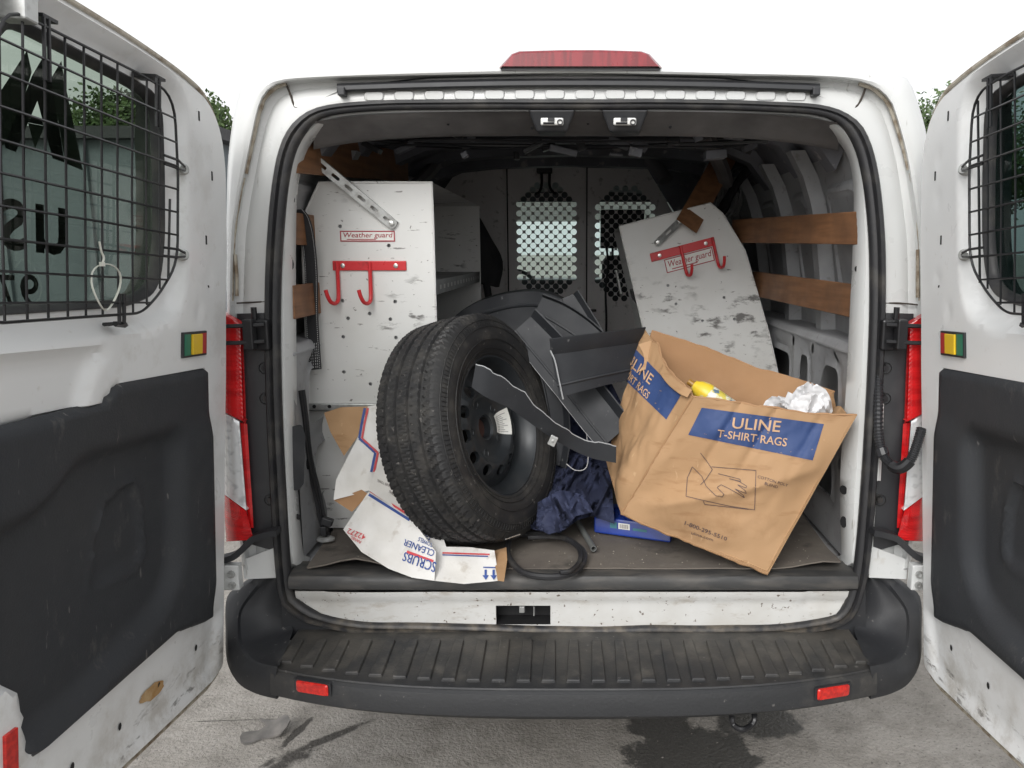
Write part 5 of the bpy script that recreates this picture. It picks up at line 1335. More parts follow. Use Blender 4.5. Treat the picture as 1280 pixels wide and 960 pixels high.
pA, sA = pxsheet('carton_panel', [(460,508,0.25),(486,504,0.25),(520,560,0.24),(500,600,0.16),(468,592,0.14),(461,613,0.12),(440,619,0.115),(417,625,0.12),(420,600,0.13),(447,547,0.2)], carton, ct, 0.012, seed=1)
pB, sB = pxsheet('carton_panel', [(461,614,0.12),(515,649,0.06),(545,690,0.0),(543,726,-0.035),(515,722,-0.03),(486,711,-0.01),(452,690,0.05),(429,662,0.11)], carton, ct, 0.010, seed=3)
pD, sD = pxsheet('carton_panel', [(468,590,0.135),(488,556,0.19),(530,600,0.20),(560,690,0.06),(540,690,0.02),(515,650,0.055),(461,613,0.12)], carton, ct, 0.010, seed=5)
pC, sC = pxsheet('carton_panel', [(543,683,0.05),(587,684,0.06),(618,688,0.055),(624,726,-0.03),(580,730,-0.035),(543,726,-0.035)], carton, ct, 0.008, seed=7)
pF, sF = pxsheet('carton_flap', [(405,516,0.27),(426,509,0.28),(460,508,0.255),(447,546,0.22),(430,570,0.20),(413,540,0.25)], kraft, ct, 0.012, seed=9)
pG, sG = pxsheet('carton_flap', [(616,689,0.05),(633,684,0.05),(634,700,0.02),(630,727,-0.028),(622,726,-0.03)], kraft, ct, 0.006, seed=11)
pI, sI = pxsheet('carton_flap', [(417,625,0.14),(452,612,0.17),(461,618,0.15),(440,640,0.15)], kraft_in, ct, 0.006, seed=12)
def stripe(name, mat, par, pts, surf, wd):
    m = MB(); print_line(m, pts, surf, wd, 0.003); new(name, m, mat, par, smooth=0)
def wordp(s, mat, par, quad, surf, off=0.003, bold=0.008):
    m = MB(); print_text(m, s, quad, surf, off, bold); o = new('lettering', m, mat, par, smooth=0); o['kind'] = 'stuff'; return o
stripe('red_stripe', print_red, pA, [(460,510),(455.5,530),(452.5,548),(472.5,566),(467.5,590)], sA, 2.6); stripe('blue_stripe', print_navy, pA, [(456,510),(452,530),(449,548),(469,566),(464,590)], sA, 3.0)
stripe('red_stripe', print_red, pB, [(463,614),(513,645)], sB, 2.6); stripe('blue_stripe', print_navy, pB, [(461,618),(512,650)], sB, 3.4)
stripe('red_stripe', print_red, pC, [(553,691),(612,693)], sC, 1.8); stripe('blue_stripe', print_navy, pC, [(553,693.5),(610,695.5)], sC, 1.4)
wordp('42272', print_red, pB, [(458,669),(436,660),(433,666),(455,675.5)], sB)
wordp('PANEL', print_red, pB, [(452,676),(439,670),(437.5,673),(450,679.5)], sB)
wordp('CLEANER', print_navy, pB, [(544,688),(506,673.5),(503,681),(541,696)], sB)
wordp('SCRUBS', print_navy, pB, [(546,703),(506,689.5),(502,700.5),(543,716)], sB)
m2 = MB(); m2.add([sB(509,688,0.003), sB(542,700,0.003), sB(541,703,0.003), sB(508,691,0.003)], [(0, 1, 2, 3)]); new('red_bar', m2, print_red, pB, smooth=0)
wordp('SCRUBS', print_navy, pD, [(540,670),(525,648),(520,652),(536,676)], sD)
wordp('TOWELS', print_navy, pB, [(541,679),(524,671),(522,676),(540,684)], sB)
wordp('THE ORIGINAL', print_ink, pD, [(505,625),(487,612.5),(485,615),(503,628)], sD, bold=0); wordp('HAND CLEANER TOWEL', print_ink, pD, [(500,611),(472,599),(471,602),(499,614)], sD, bold=0)
for x in (607, 617):
    m = MB(); m.add([sC(x-1.4, 712, 0.003), sC(x+1.4, 712, 0.003), sC(x+1.4, 719, 0.003), sC(x+4, 719, 0.003), sC(x+0.4, 725, 0.003), sC(x-4, 719, 0.003), sC(x-1.4, 719, 0.003)], [(0, 1, 2, 3, 4, 5, 6)]); new('arrow_mark', m, print_navy, pC, smooth=0)
stripe('arrow_bar', print_navy, pC, [(604,709),(621,709.5)], sC, 1.4)

# ---- big cardboard rag box, tipped up on one corner
FBL = P(776, 642, 0.10); FBR = PZ(960, 717.5, FLOOR+0.008); FTL = P(865, 496, 0.05); FTR = P(1071, 519, 0.02)
LBT = P(803, 410, 0.36); LBB = P(757, 574, 0.36); RBT = P(1043, 490, 0.29); RBB = FBR+(LBB-FBL)*0.98
rb = empty('rag_box', FBR); tag(rb, 'large open brown cardboard box with blue bands tipped on its corner', 'cardboard box')
def patch(q, bulge=0.0, amp=0.004, seed=0, crease=None):
    """bilinear patch q = [BL,BR,TR,TL]; returns f(u,v,t)"""
    nrm = ((q[1]-q[0]).cross(q[3]-q[0])).normalized()
    def f(u, v, t=0.0):
        b = q[0]*(1-u)*(1-v)+q[1]*u*(1-v)+q[2]*u*v+q[3]*(1-u)*v
        e = 16*u*(1-u)*v*(1-v) if 0 <= u <= 1 and 0 <= v <= 1 else 0
        h = bulge*e+(amp*1.5*nz(u*3.2, v*3.2, seed)+amp*0.5*abs(nz(u*9, v*7, seed+2)))*min(1, max(0, e)*3+0.2)
        if crease: h += crease(u, v)
        return b+nrm*(h+t)
    return f
def face(name, q, mat, outline, par=rb, **kw):
    f = patch(q, **kw); m = MB(); m.sheet(outline, f, 0.0235, thick=0.006); return new(name, m, mat, par, smooth=38), f
def fcr(u, v):
    h = 0.0
    for (a, w_, d) in ((0.30, 0.022, -0.009), (0.52, 0.02, -0.008), (0.80, 0.02, -0.005)):
        h += d*math.exp(-((u-a)/w_)**2)*sstep(0.15, 0.75, v)
    h += -0.012*sstep(0.03, 0.0, v-0.34-(-0.34+0.0)*u+0.0)*0
    dl = (v-(0.08+0.62*u))                                       # long diagonal ridge, shapes the edge of a sunlit patch into the face
    h += 0.030*math.exp(-abs(dl/0.13))*sstep(0.0, 0.25, u)*sstep(1.0, 0.8, u)
    return h
fo = [(0, 0), (0.5, -0.004), (1, 0), (1.0, 0.5), (1.0, 1.0), (0.93, 0.985), (0.86, 0.985), (0.7, 0.975), (0.5, 0.985), (0.3, 0.99), (0.15, 1.0), (0, 1.0)]
pf, fF = face('front_face', [FBL, FBR, FTR, FTL], kraft, fo, bulge=0.012, amp=0.012, seed=2, crease=fcr)
lo_ = [(0.0, 0.0), (1, 0), (1, 1), (0.86, 1.0), (0.70, 0.985), (0.55, 0.97), (0.42, 0.985), (0.30, 1.03), (0.22, 1.0), (0.0, 1.0), (0.0, 0.75), (0.03, 0.70), (0.07, 0.62), (0.075, 0.52), (0.045, 0.44), (0.0, 0.40)]
plf, fLf = face('side_face', [LBB, FBL, FTL, LBT], kraft, lo_, bulge=0.016, amp=0.014, seed=6)
bo = [(0, 0), (1, 0), (1, 1.0), (0.7, 1.01), (0.45, 0.985), (0.2, 1.0), (0, 1.0)]
pbk, fB = face('back_face', [RBB, LBB, LBT+Vector((0.03, 0.0, -0.01)), RBT], kraft_in, bo, amp=0.008, seed=8)
prt, fR = face('side_face', [FBR, RBB, RBT, FTR], kraft, [(0, 0), (1, 0), (1, 1), (0.75, 0.93), (0.5, 0.97), (0.2, 0.96), (0, 1)], amp=0.014, seed=10)
pbt, fBt = face('bottom_face', [LBB, RBB, FBR, FBL], kraft, [(0, 0), (1, 0), (1, 1), (0, 1)], amp=0.004, seed=12)
# ragged corrugated rims and scuffed folds
def rim(f, pts, name='torn_rim', r=0.0036, mat=None):
    m = MB(); q = resample(pts, 0.03, False); m.tube([f(p.x, p.y+0.012*nz(p.x*14, p.y*14, 3), -0.003) for p in q], r, 6, rf=lambda i, n: 1+0.5*nz(i*0.9, 5)); new(name, m, mat or kraft_in, rb)
rim(fF, [(0, 1.0), (0.15, 1.0), (0.3, 0.99), (0.5, 0.985), (0.7, 0.975), (0.86, 0.985), (1, 1)]); rim(fB, [(0, 1.0), (0.2, 1.0), (0.45, 0.985), (0.7, 1.01), (1, 1)]); rim(fLf, [(0.22, 1.0), (0.30, 1.03), (0.42, 0.985), (0.55, 0.97), (0.70, 0.985), (0.86, 1.0), (1, 1)])
rim(fF, [(0.004, 0.0), (0.006, 0.3), (0.003, 0.6), (0.005, 1.0)], 'scuffed_fold', 0.0045, M('cardboard_worn', (0.33, 0.19, 0.095), 0.9)); rim(fF, [(0.0, 0.0), (0.3, -0.003), (0.6, -0.003), (1, 0)], 'scuffed_fold', 0.0045, MATS['cardboard_worn'])
# torn tongue hanging at the side's top edge and a ragged corner strip
m = MB(); T0 = P(800, 418, 0.30); path = [P(806, 428, 0.30), P(812, 440, 0.285), P(813, 452, 0.272), P(806, 462, 0.262)]
m.ribbon(cr(path, 4), [Vector((0.020, 0, 0.006))*(1+0.2*nz(k)) for k in range(13)], 0.004, [Vector((0, -1, 0.2)).normalized()]*13); new('torn_tongue', m, kraft, rb, smooth=40)
m = MB(); path = [P(862, 492, 0.045), P(850, 486, 0.07), P(836, 474, 0.13), P(826, 460, 0.18)]
m.ribbon(cr(path, 4), [Vector((0.006, 0, 0.011))]*13, 0.004, [Vector((0, -1, 0.3)).normalized()]*13); new('torn_tongue', m, kraft, rb, smooth=40)
def uvsurf(f):
    grid = [(i/24, j/24, *project(f(i/24, j/24, 0.006))) for i in range(-1, 26) for j in range(-1, 26)]
    def s(px, py, off=0.0):
        u, v, best = 0.5, 0.5, 1e18
        for (gu, gv, gx, gy) in grid:
            e = (gx-px)**2+(gy-py)**2
            if e < best: best = e; u, v = gu, gv
        lim = 0.08
        for _ in range(14):
            x, y = project(f(u, v, 0.006)); e = 4e-3
            xu, yu = project(f(u+e, v, 0.006)); xv, yv = project(f(u, v+e, 0.006))
            a, b, c, d = (xu-x)/e, (xv-x)/e, (yu-y)/e, (yv-y)/e; det = a*d-b*c
            if abs(det) < 1e-9: break
            du = ((px-x)*d-(py-y)*b)/det; dv = ((py-y)*a-(px-x)*c)/det
            u += max(-lim, min(lim, du)); v += max(-lim, min(lim, dv)); lim *= 0.8
        return f(u, v, off)
    return s
# which way do the faces' normals point? printing must sit on the outside
def outward(f, par_c):
    return 1 if (f(0.5, 0.5, 0.01)-f(0.5, 0.5, 0)).dot(CAM-f(0.5, 0.5, 0)) > 0 else -1
bc = (FBL+FBR+FTL+FTR+LBB+RBB+LBT+RBT)/8
oF = outward(fF, bc); oL = outward(fLf, bc)
def on(f, o):
    g = uvsurf(f); base = 0.0015 if o > 0 else -0.0075
    return lambda px, py, off=0.0: g(px, py, base+o*off)
SF = on(fF, oF); SL = on(fLf, oL)
def bandpoly(quad, surf, n=10, k=4):
    m = MB(); m.loft([[surf(*bil(quad, i/n, j/k), 0.0) for i in range(n+1)] for j in range(k+1)], False); return m
new('blue_band', bandpoly([(860,544),(1016,576),(1030,530.5),(877,510)], SF, 64, 16), print_blue, pf, smooth=40)
m = MB(); print_text(m, 'ULINE', [(914.5,535.5),(974.5,540.5),(977,526.5),(916.5,522)], SF, 0.003, 0.01); print_text(m, 'T-SHIRT RAGS', [(896,546.5),(983,558.5),(984.5,548),(897.5,537)], SF, 0.003, 0.01)
new('band_lettering', m, print_tan, pf, smooth=0)
m = MB(); bl = [(774,469),(831,524),(849,494),(789,432)]
new('blue_band', bandpoly(bl, SL, 40, 16), print_blue, plf, smooth=40)
m = MB(); print_text(m, 'ULINE', [(781,452),(811,481),(817,470),(787,440)], SL, 0.003, 0.01); print_text(m, 'SHIRT RAGS', [(776.5,466.5),(808,499),(812.5,491),(781,459)], SL, 0.003, 0.01)
new('band_lettering', m, print_tan, plf, smooth=0)
z7 = lambda l: [(750+x/2.909, 400+y/2.909) for x, y in l]
m = MB()
for ln in ([(335,535),(317,575),(312,642),(378,658),(470,678),(562,692),(567,548),(405,535)], [(365,485),(388,515),(408,545),(385,580),(365,600)], [(335,535),(370,570),(385,605),(420,640),(445,645),(450,635),(425,610)], [(425,610),(440,600),(470,615),(500,632),(525,648),(520,638),(490,615)], [(490,615),(520,628),(532,632),(528,622),(500,600)], [(500,600),(530,612),(533,605),(505,588),(470,578)], [(470,578),(500,585),(512,588),(508,580),(470,570),(430,560)], [(375,660),(380,672),(540,690)]):
    print_line(m, z7(ln), SF, 0.75, 0.001)
print_text(m, 'COTTON POLY', [*z7([(572,575),(682,608),(685,598),(575,565)])], SF, 0.001); print_text(m, 'BLEND', [*z7([(598,600),(645,614),(648,605),(601,590)])], SF, 0.001)
print_text(m, '1-800-295-5510', [*z7([(306,746),(459,805),(463,792),(310,732)])], SF, 0.001, 0.01); print_text(m, 'uline.com', [*z7([(331,780),(410,806),(412,796),(333,770)])], SF, 0.001)
o = new('box_print', m, print_ink, pf, smooth=0); o['kind'] = 'stuff'

# things lying in the rag box
def heap(name, cx, cy, rx, ry, z0, h, mat, parent, seed, n=44, fold=7.0, sharp=1.0):
    m = MB(); loops = []
    for i in range(n//2+1):
        r = i/(n//2); lp = []
        for k in range(n):
            a = 2*math.pi*k/n; e = 1+0.22*nz(math.cos(a)*1.7, math.sin(a)*1.7, seed)
            x = cx+rx*e*r*math.cos(a); y = cy+ry*e*r*math.sin(a)
            b = max(0, 1-r*r)**0.55
            f = abs(nz(x*fold, y*fold, seed))*1.2+0.5*abs(nz(x*fold*2.3, y*fold*2.3, seed+4))
            z = z0+h*b*(1-sharp*0.55*f)+0.02*nz(x*12, y*12, seed)*b
            lp.append(Vector((x+0.02*nz(x*9, y*9, seed+9), y+0.02*nz(x*9, y*9, seed+5), max(z0+0.0, z))))
        loops.append(lp)
    m.loft(loops); return new(name, m, mat, parent, smooth=70)
def ragf(seed):
    def e(px, py):
        a = math.atan2(530-py, px-1003); r = math.hypot(px-1003, py-530)
        return 0.022*abs(math.sin(a*4.2+1.6*nz(r*0.02, a*1.2, seed)))*min(1, r/18)+0.008*nz(px*0.07, py*0.07, seed)
    return e
RG = [(956,509),(960,501),(968,494),(977,496),(984,499),(988,490),(994,493),(1000,484),(1008,481),(1013,476.5),(1019,483),(1024,480.5),(1031,485),(1036,493),(1039,502),(1042,521),(1040,545),(965,535)]
wr = empty('white_rags', P(1003, 540, 0.14)); tag(wr, 'bunched clean white rags sticking out of the cardboard rag box', 'rags')
for k, (sc_, dy_, yo) in enumerate(((1.0, 0, 0.12), (0.8, 4, 0.085), (0.93, -1, 0.17))):
    pl_ = [(1000+(x-1000)*sc_+(k-1)*3, 520+(y-520)*sc_+dy_+2.0*nz(x*0.3, k*5), yo) for x, y in RG]
    o, _ = pxsheet('rag', pl_, ragw, wr, 0.006, thick=0.002, res=2.2, freq=0.2, seed=20+k, extra=ragf(20+k*3))
a = P(868, 482, 0.17); b = P(912, 512, 0.13); ax = (b-a); L = ax.length
Mb = frame_from(ax, (0, 0, 1), a)
bt = empty('spray_bottle', a); tag(bt, 'yellow and white bottle lying inside the cardboard rag box', 'bottle')
m = MB(); m.lathe([(0.026, 0.018), (0.031, 0.035), (0.0315, 0.06), (0.031, 0.2)], 22, Mb, False, True); new('bottle_body', m, bottle_w, bt)
m = MB(); m.lathe([(0.012, -0.004), (0.016, -0.002), (0.018, 0.004), (0.026, 0.016), (0.0312, 0.034), (0.0318, 0.05)], 22, Mb, True, False); new('bottle_shoulder', m, bottle_y, bt)
m = MB(); m.lathe([(0.009, -0.022), (0.010, -0.020), (0.010, -0.004)], 12, Mb, True, True); new('bottle_cap', m, M('cap_amber', (0.3, 0.16, 0.03), 0.4), bt)

# ---- black plastic trim pieces thrown over the wheel
def strip(name, label, pts, half, thick=0.004, mat=scrapp, cat='plastic trim', rows=None, torn_edge=None, fold=None, grp=None):
    """pts: (px,py,Y); half: half-width vectors (world) per point"""
    th = empty(name, P(*pts[len(pts)//2])); tag(th, label, cat, grp)
    path = cr([P(*p) for p in pts], 6); hw = cr([Vector(h) for h in half], 6); nv = []
    for i in range(len(path)):
        t = path[min(i+1, len(path)-1)]-path[max(i-1, 0)]; n = t.cross(hw[i]); n.normalize()
        if n.y > 0: n = -n
        nv.append(n)
    if torn_edge == 1:
        for i in range(len(path)):
            k = 1+0.13*nz(i*0.31, 7.7)+0.04*nz(i*0.9, 2.2); path[i] = path[i]+hw[i]*(k-1); hw[i] = hw[i]*k
    m = MB(); m.ribbon(path, hw, thick, nv); new('face', m, mat, th, smooth=35)
    if fold:                                                       # a moulded rib along the face
        m = MB(); m.tube([p-h*0.45+n*thick*0.6 for p, h, n in zip(path, hw, nv)], 0.004, 6); new('moulded_rib', m, mat, th)
    if fold:
        m = MB(); f2 = [p+h for p, h in zip(path, hw)]; d2 = [(-n*fold[0]+h.normalized()*fold[1])/2 for n, h in zip(nv, hw)]
        m.ribbon([p+d for p, d in zip(f2, d2)], d2, thick, [h.normalized() for h in hw]); new('folded_flange', m, mat, th, smooth=35)
    if torn_edge:
        m = MB(); sgn = torn_edge
        m.tube([p+h*sgn*(1.0+0.03*nz(i*0.9, 3)) for i, (p, h) in enumerate(zip(path, hw))], 0.0022, 5); new('torn_edge', m, torn, th)
    return th, path, hw, nv
G = 'broken black trim pieces'
cv = empty('plastic_cover', P(660, 480, 0.72)); tag(cv, 'big rounded black plastic cover arching behind the spare tyre', 'plastic cover')
arc = cr([(556,408),(575,390),(604,375),(640,366),(676,365),(708,377),(735,400),(755,432),(768,470)], 6)
def cvf(px, py, t): 
    k = (px-556)/212; return 0.74-0.05*math.sin(max(0, min(1, k))*math.pi)-t
m = MB(); rows = []
for j_ in range(9):
    h = j_/8; rows.append([P(p.x+(660-p.x)*0.55*h, p.y+(520-p.y)*h*0.85, 0.70+0.07*math.sin(h*2.2+0.5)-0.10*h+0.012*nz(p.x*0.03, h*4)) for p in arc])
m.loft([[q+Vector((0, 0.22, -0.06)) for q in rows[0]], [q+Vector((0, 0.10, 0.004)) for q in rows[0]]]+rows, False); new('shell', m, scrapp, cv, smooth=60)
m = MB(); m.tube(rows[1], 0.008, 7); new('moulded_rim', m, scrapp, cv); m = MB(); m.tube(rows[3], 0.005, 6); new('moulded_rim', m, scrapp, cv)
strip('broken_fairing', 'flat black plastic bar wedged behind the crossing trim pieces', [(672,384,0.60),(700,398,0.58),(732,420,0.54),(764,450,0.50)], [(0.018,0.0,0.036),(0.022,0.0,0.040),(0.024,0.0,0.038),(0.022,0.0,0.034)], fold=(-0.02, 0.01), cat='plastic bar')
strip('trim_piece', 'wide black trim piece running diagonally down under another one', [(650,408,0.46),(680,442,0.42),(710,478,0.38),(742,518,0.34),(766,548,0.31)], [(0.036,0.0,0.032),(0.040,0.0,0.036),(0.042,0.0,0.036),(0.042,0.0,0.038),(0.040,0.0,0.036)], torn_edge=-1, fold=(-0.03, 0.03), grp=G)
strip('trim_piece', 'short broad black trim piece with torn pale edge beside the rag box', [(694,470,0.24),(715,466,0.25),(745,460,0.28),(772,455,0.32),(800,450,0.36)], [(-0.012,0.0,0.066),(-0.010,0.0,0.062),(-0.004,0.0,0.060),(0.0,0.0,0.058),(0.0,0.0,0.056)], fold=(-0.03, 0.05), grp=G)
m = MB(); m.tube(cr([P(688,438,0.232), P(694,452,0.23), P(699,476,0.23), P(704,499,0.232)], 4), 0.0025, 5)
pc_ = [o for o in bpy.data.objects if o.get('label', '').startswith('short broad')][0]
new('torn_edge', m, torn, pc_)
strip('trim_piece', 'narrow black trim piece standing up behind the wide diagonal one', [(706,372,0.66),(722,400,0.62),(738,430,0.58),(748,462,0.55)], [(0.030,0.0,0.012),(0.032,0.0,0.016),(0.034,0.0,0.016),(0.030,0.0,0.014)], torn_edge=-1, fold=(-0.02, 0.02), grp=G)
strip('trim_piece', 'bent black trim piece tucked between the tyre and dark blanket', [(668,440,0.50),(682,470,0.47),(690,505,0.46),(694,545,0.46),(690,580,0.45)], [(0.030,0.0,0.010),(0.034,0.0,0.006),(0.034,0.0,0.0),(0.030,0.0,-0.004),(0.026,0.0,-0.006)], fold=(-0.03, 0.02), grp=G)
st_, path, hw, nv = strip('trim_strip', 'long wavy black trim strip lying across the wheel rim', [(592,470,-0.03),(612,481,-0.02),(640,497,0.02),(665,517,0.06),(690,536,0.10),(715,552,0.14),(742,563,0.16),(770,568,0.17)], [(0.006,0.0,0.030),(0.010,0.0,0.034),(0.013,0.0,0.027),(0.014,0.0,0.020),(0.012,0.0,0.019),(0.008,0.0,0.020),(0.004,0.0,0.024),(0,0,0.026)], torn_edge=1, grp=G)
m = MB(); c = P(691, 551, 0.085); m.box(c, (0.022, 0.01, 0.030), Matrix.Rotation(R(25), 3, 'Y')); m.lathe([(0.006, 0), (0.006, 0.006)], 6, Matrix.Translation(c) @ Matrix.Rotation(R(90), 4, 'X'), False, True); new('metal_clip', m, galv, st_, smooth=0, bevel=0.002)

# ---- fabrics, floor litter
def folds(seed, amp, ang, fr):
    ca, sa = math.cos(ang), math.sin(ang)
    def e(px, py):
        u = (px*ca+py*sa)*fr; v = (-px*sa+py*ca)*fr*0.35; w_ = nz(u*0.5, v, seed+5)*1.6
        return amp*(1-abs(nz(u+w_, v, seed))*2.2)*-1+amp*0.5*abs(nz(u*2.1, v*2.3+w_, seed+3))
    return e
nc = empty('navy_cloth', PZ(715, 660, FLOOR)); tag(nc, 'crumpled navy blue cloth heaped between the spare tyre and blue package', 'cloth')
pxsheet('cloth_fold', [(672,575,0.52),(705,560,0.52),(735,575,0.50),(764,590,0.48),(768,655,0.26),(740,645,0.27),(722,650,0.25),(700,666,0.21),(676,664,0.21),(660,660,0.23)], navy, nc, 0.01, thick=0.004, res=3.2, seed=3, extra=folds(3, 0.055, 0.5, 0.075))
pxsheet('cloth_fold', [(672,628,0.24),(700,612,0.26),(728,618,0.26),(742,640,0.235),(720,645,0.215),(706,662,0.185),(686,668,0.175),(670,660,0.18)], navy, nc, 0.008, thick=0.004, res=3.0, seed=6, extra=folds(9, 0.04, -0.4, 0.09))
db = empty('dark_blanket', Vector((0.02, 0.6, FLOOR))); tag(db, 'dark navy blanket bunched under the black trim pieces', 'blanket')
pxsheet('blanket_fold', [(655,455,0.70),(700,440,0.74),(760,470,0.72),(790,530,0.62),(785,600,0.55),(700,600,0.54),(665,590,0.55)], navy, db, 0.01, thick=0.006, res=4.0, seed=8, extra=folds(14, 0.07, 0.15, 0.05))
m = MB(); m.tube(cr([P(731,528,0.40), P(735,560,0.38), P(733,584,0.36), P(720,588,0.35), P(708,580,0.36)], 5), 0.0016, 5); tag(new('loose_thread', m, thread), 'pale loose thread hanging over the dark navy blanket', 'thread')
m = MB(); bp = empty('blue_package', PZ(785, 668, FLOOR+0.01)); tag(bp, 'flat blue package with barcode under the tipped cardboard box', 'package')
q = [PZ(742, 666, FLOOR+0.009), PZ(838, 679, FLOOR+0.009)]; d = (q[1]-q[0]); back = Vector((0.05, 0.14, 0)); hgt = Vector((0.0, 0.012, 0.052))
m.hexa([q[0], q[1], q[1]+back, q[0]+back, q[0]+hgt, q[1]+hgt, q[1]+back+hgt, q[0]+back+hgt]); new('package_body', m, pack_blue, bp, smooth=0, bevel=0.006)
def pf_(s, t, o=0.0018): return q[0]+d*s+hgt*t+Vector((0, -o, 0))
m = MB(); m.add([pf_(0.33, 0.45), pf_(0.48, 0.45), pf_(0.48, 0.80), pf_(0.33, 0.80)], [(0, 1, 2, 3)]); lb = new('barcode_label', m, paper, bp, smooth=0)
m = MB()
for k in range(11): m.add([pf_(0.345+k*0.011, 0.5, 0.003), pf_(0.345+k*0.011+0.003+0.003*(k % 2), 0.5, 0.003), pf_(0.345+k*0.011+0.003+0.003*(k % 2), 0.75, 0.003), pf_(0.345+k*0.011, 0.75, 0.003)], [(0, 1, 2, 3)])
new('barcode', m, print_ink, bp, smooth=0)
m = MB(); m.add([pf_(0.22, 0.45), pf_(0.31, 0.45), pf_(0.31, 0.8), pf_(0.22, 0.8)], [(0, 1, 2, 3)]); m.add([pf_(0.52, 0.45), pf_(0.7, 0.45), pf_(0.7, 0.6), pf_(0.52, 0.6)], [(0, 1, 2, 3)]); new('package_print', m, M('teal_print', (0.03, 0.16, 0.2), 0.4), bp, smooth=0)
m = MB(); pth = [PZ(722, 652, FLOOR+0.02), PZ(742, 686, FLOOR+0.02)]; dd = (pth[1]-pth[0]).normalized(); Mp = frame_from(dd, (0, 0, 1), pth[0]); L = (pth[1]-pth[0]).length
m.lathe([(0.006, 0.0), (0.0095, 0.0), (0.0095, L), (0.0068, L), (0.0068, L-0.03)], 14, Mp, True, True)
tag(new('grey_pipe', m, M('grey_pipe', (0.13, 0.135, 0.13), 0.5)), 'short grey pipe offcut on the mat beside the blue package', 'pipe')
m = MB(); lp = cr([PZ(x, y, FLOOR+0.018+h) for x, y, h in ((650,668,0.004),(690,668,0.01),(716,678,0.012),(730,692,0.006),(726,708,0.0),(708,719,0.0),(680,721,0.0),(655,716,0.0),(640,703,0.004),(634,690,0.01),(636,676,0.02))], 6)
m.tube(lp, 0.0095, 8)
cb = new('black_cable', m, rubber); tag(cb, 'black cable loop lying on the mat below the spare tyre', 'cable')
m = MB(); lp2 = cr([PZ(x, y, FLOOR+0.03) for x, y in ((660,672),(700,672),(722,684),(725,700),(714,713),(700,716))], 6); m.tube(lp2, 0.007, 8); new('cable_strand', m, rubber, cb)
m = MB(); m.tube([P(632, 674, 0.02), P(650, 668, 0.06)], 0.002, 5); tag(new('wire_offcut', m, chrome), 'thin bright wire offcut beside the bottom of the spare tyre', 'wire')
# webbing strap hanging beside the upright shelf unit
ws = empty('webbing_strap', P(390, 462, 0.30)); tag(ws, 'black webbing strap with white stitching hanging beside the upright shelf unit', 'strap')
sp = cr([P(*p) for p in ((371,262,0.26),(379,274,0.27),(385,298,0.28),(389,340,0.30),(390,400,0.31),(394,462,0.31))], 8)
nvs = [Vector((0, -1, 0))]*len(sp); hwv = [Vector((0.0195, 0, 0.002))]*len(sp)
m = MB(); m.ribbon(sp, hwv, 0.004, nvs); new('web', m, webbing, ws, smooth=30)
m = MB()
for sg in (-0.82, 0.82, ):
    for i in range(len(sp)-1):
        for j in range(3):
            a = sp[i]*(1-j/3)+sp[i+1]*(j/3); b = sp[i]*(1-(j+0.55)/3)+sp[i+1]*((j+0.55)/3); o_ = hwv[0]*sg+Vector((0, -0.0035, 0)); m.tube([a+o_, b+o_], 0.0009, 4)
e = sp[-1]
for sg in (-0.5, -0.2, 0.2, 0.5):
    for j in range(9): m.tube([e+hwv[0]*sg+Vector((0, -0.0035, 0.006+j*0.009)), e+hwv[0]*sg+Vector((0, -0.0035, 0.0115+j*0.009))], 0.0009, 4)
new('stitching', m, thread, ws, smooth=0)
rs2 = empty('ratchet_strap', P(405, 676, 0.25)); tag(rs2, 'narrow black strap with buckle reaching the mat beside the white base panel', 'strap')
sp = cr([P(*p) for p in ((376,488,0.16),(380,520,0.18),(386,573,0.20),(396,615,0.22),(403,650,0.23),(408,670,0.24))], 6)
m = MB(); m.ribbon(sp, [Vector((0.012, 0.0, 0.002))]*len(sp), 0.006, [Vector((0, -1, 0))]*len(sp)); new('web', m, webbing, rs2, smooth=30)
m = MB(); m.tube([p+Vector((0.003, -0.008, 0)) for p in sp], 0.0035, 6); new('cord', m, blackm, rs2)
m = MB(); m.box(P(409, 652, 0.215), (0.034, 0.022, 0.024), Matrix.Rotation(R(20), 3, 'Y')); m.box(P(405, 663, 0.22), (0.018, 0.022, 0.03)); new('buckle', m, blackp, rs2, smooth=0, bevel=0.003)
m = MB(); c = PZ(407, 675, FLOOR+0.012); m.lathe([(0.030, 0), (0.030, 0.006), (0.02, 0.012)], 12, Matrix.Translation(c) @ Matrix.Diagonal((1, 0.7, 1, 1)), True, True); new('floor_ring', m, galv, rs2)
# black cover plate on the left post
m = MB(); ol = rnd([(362,534),(377,530),(382,545),(380,605),(372,614),(365,612)], 4, 3); m.sheet(ol, lambda u, v, t: PL(u, v, 0.075-t), 6, thick=0.008); new('post_cover', m, blackp, van, smooth=30)
# dark hanging things deep in the load bay
m = MB()
for k in range(6):
    a = k/5; m.tube(cr([P(592+a*4, 266+a*8, 1.62), P(598+a*10, 300, 1.60), P(600+a*20, 330+4*math.sin(k*2), 1.60), P(598+a*16, 352+6*math.sin(k*3), 1.61)], 4), 0.035, 7, rf=lambda i, n: 0.5+0.7*i/n)
m.tube([P(596, 345, 1.6), P(592, 376, 1.6)], 0.028, 7); m.tube([P(607, 348, 1.6), P(611, 372, 1.6)], 0.018, 7)
tag(new('hanging_jacket', m, blackcloth, smooth=60), 'black cloth bundle hanging at the far end of the upright shelf unit', 'cloth')
m = MB(); a = P(806, 188, 2.0); b = P(832, 226, 1.9); m.tube([a, a*0.5+b*0.5, b], 0.055, 12, flat=0.6); tag(new('grey_pad', m, M('grey_felt', (0.16, 0.16, 0.17), 0.9), smooth=50, bevel=0.01), 'grey padded roll under the ceiling by the partition corner', 'pad')
coil = MB()
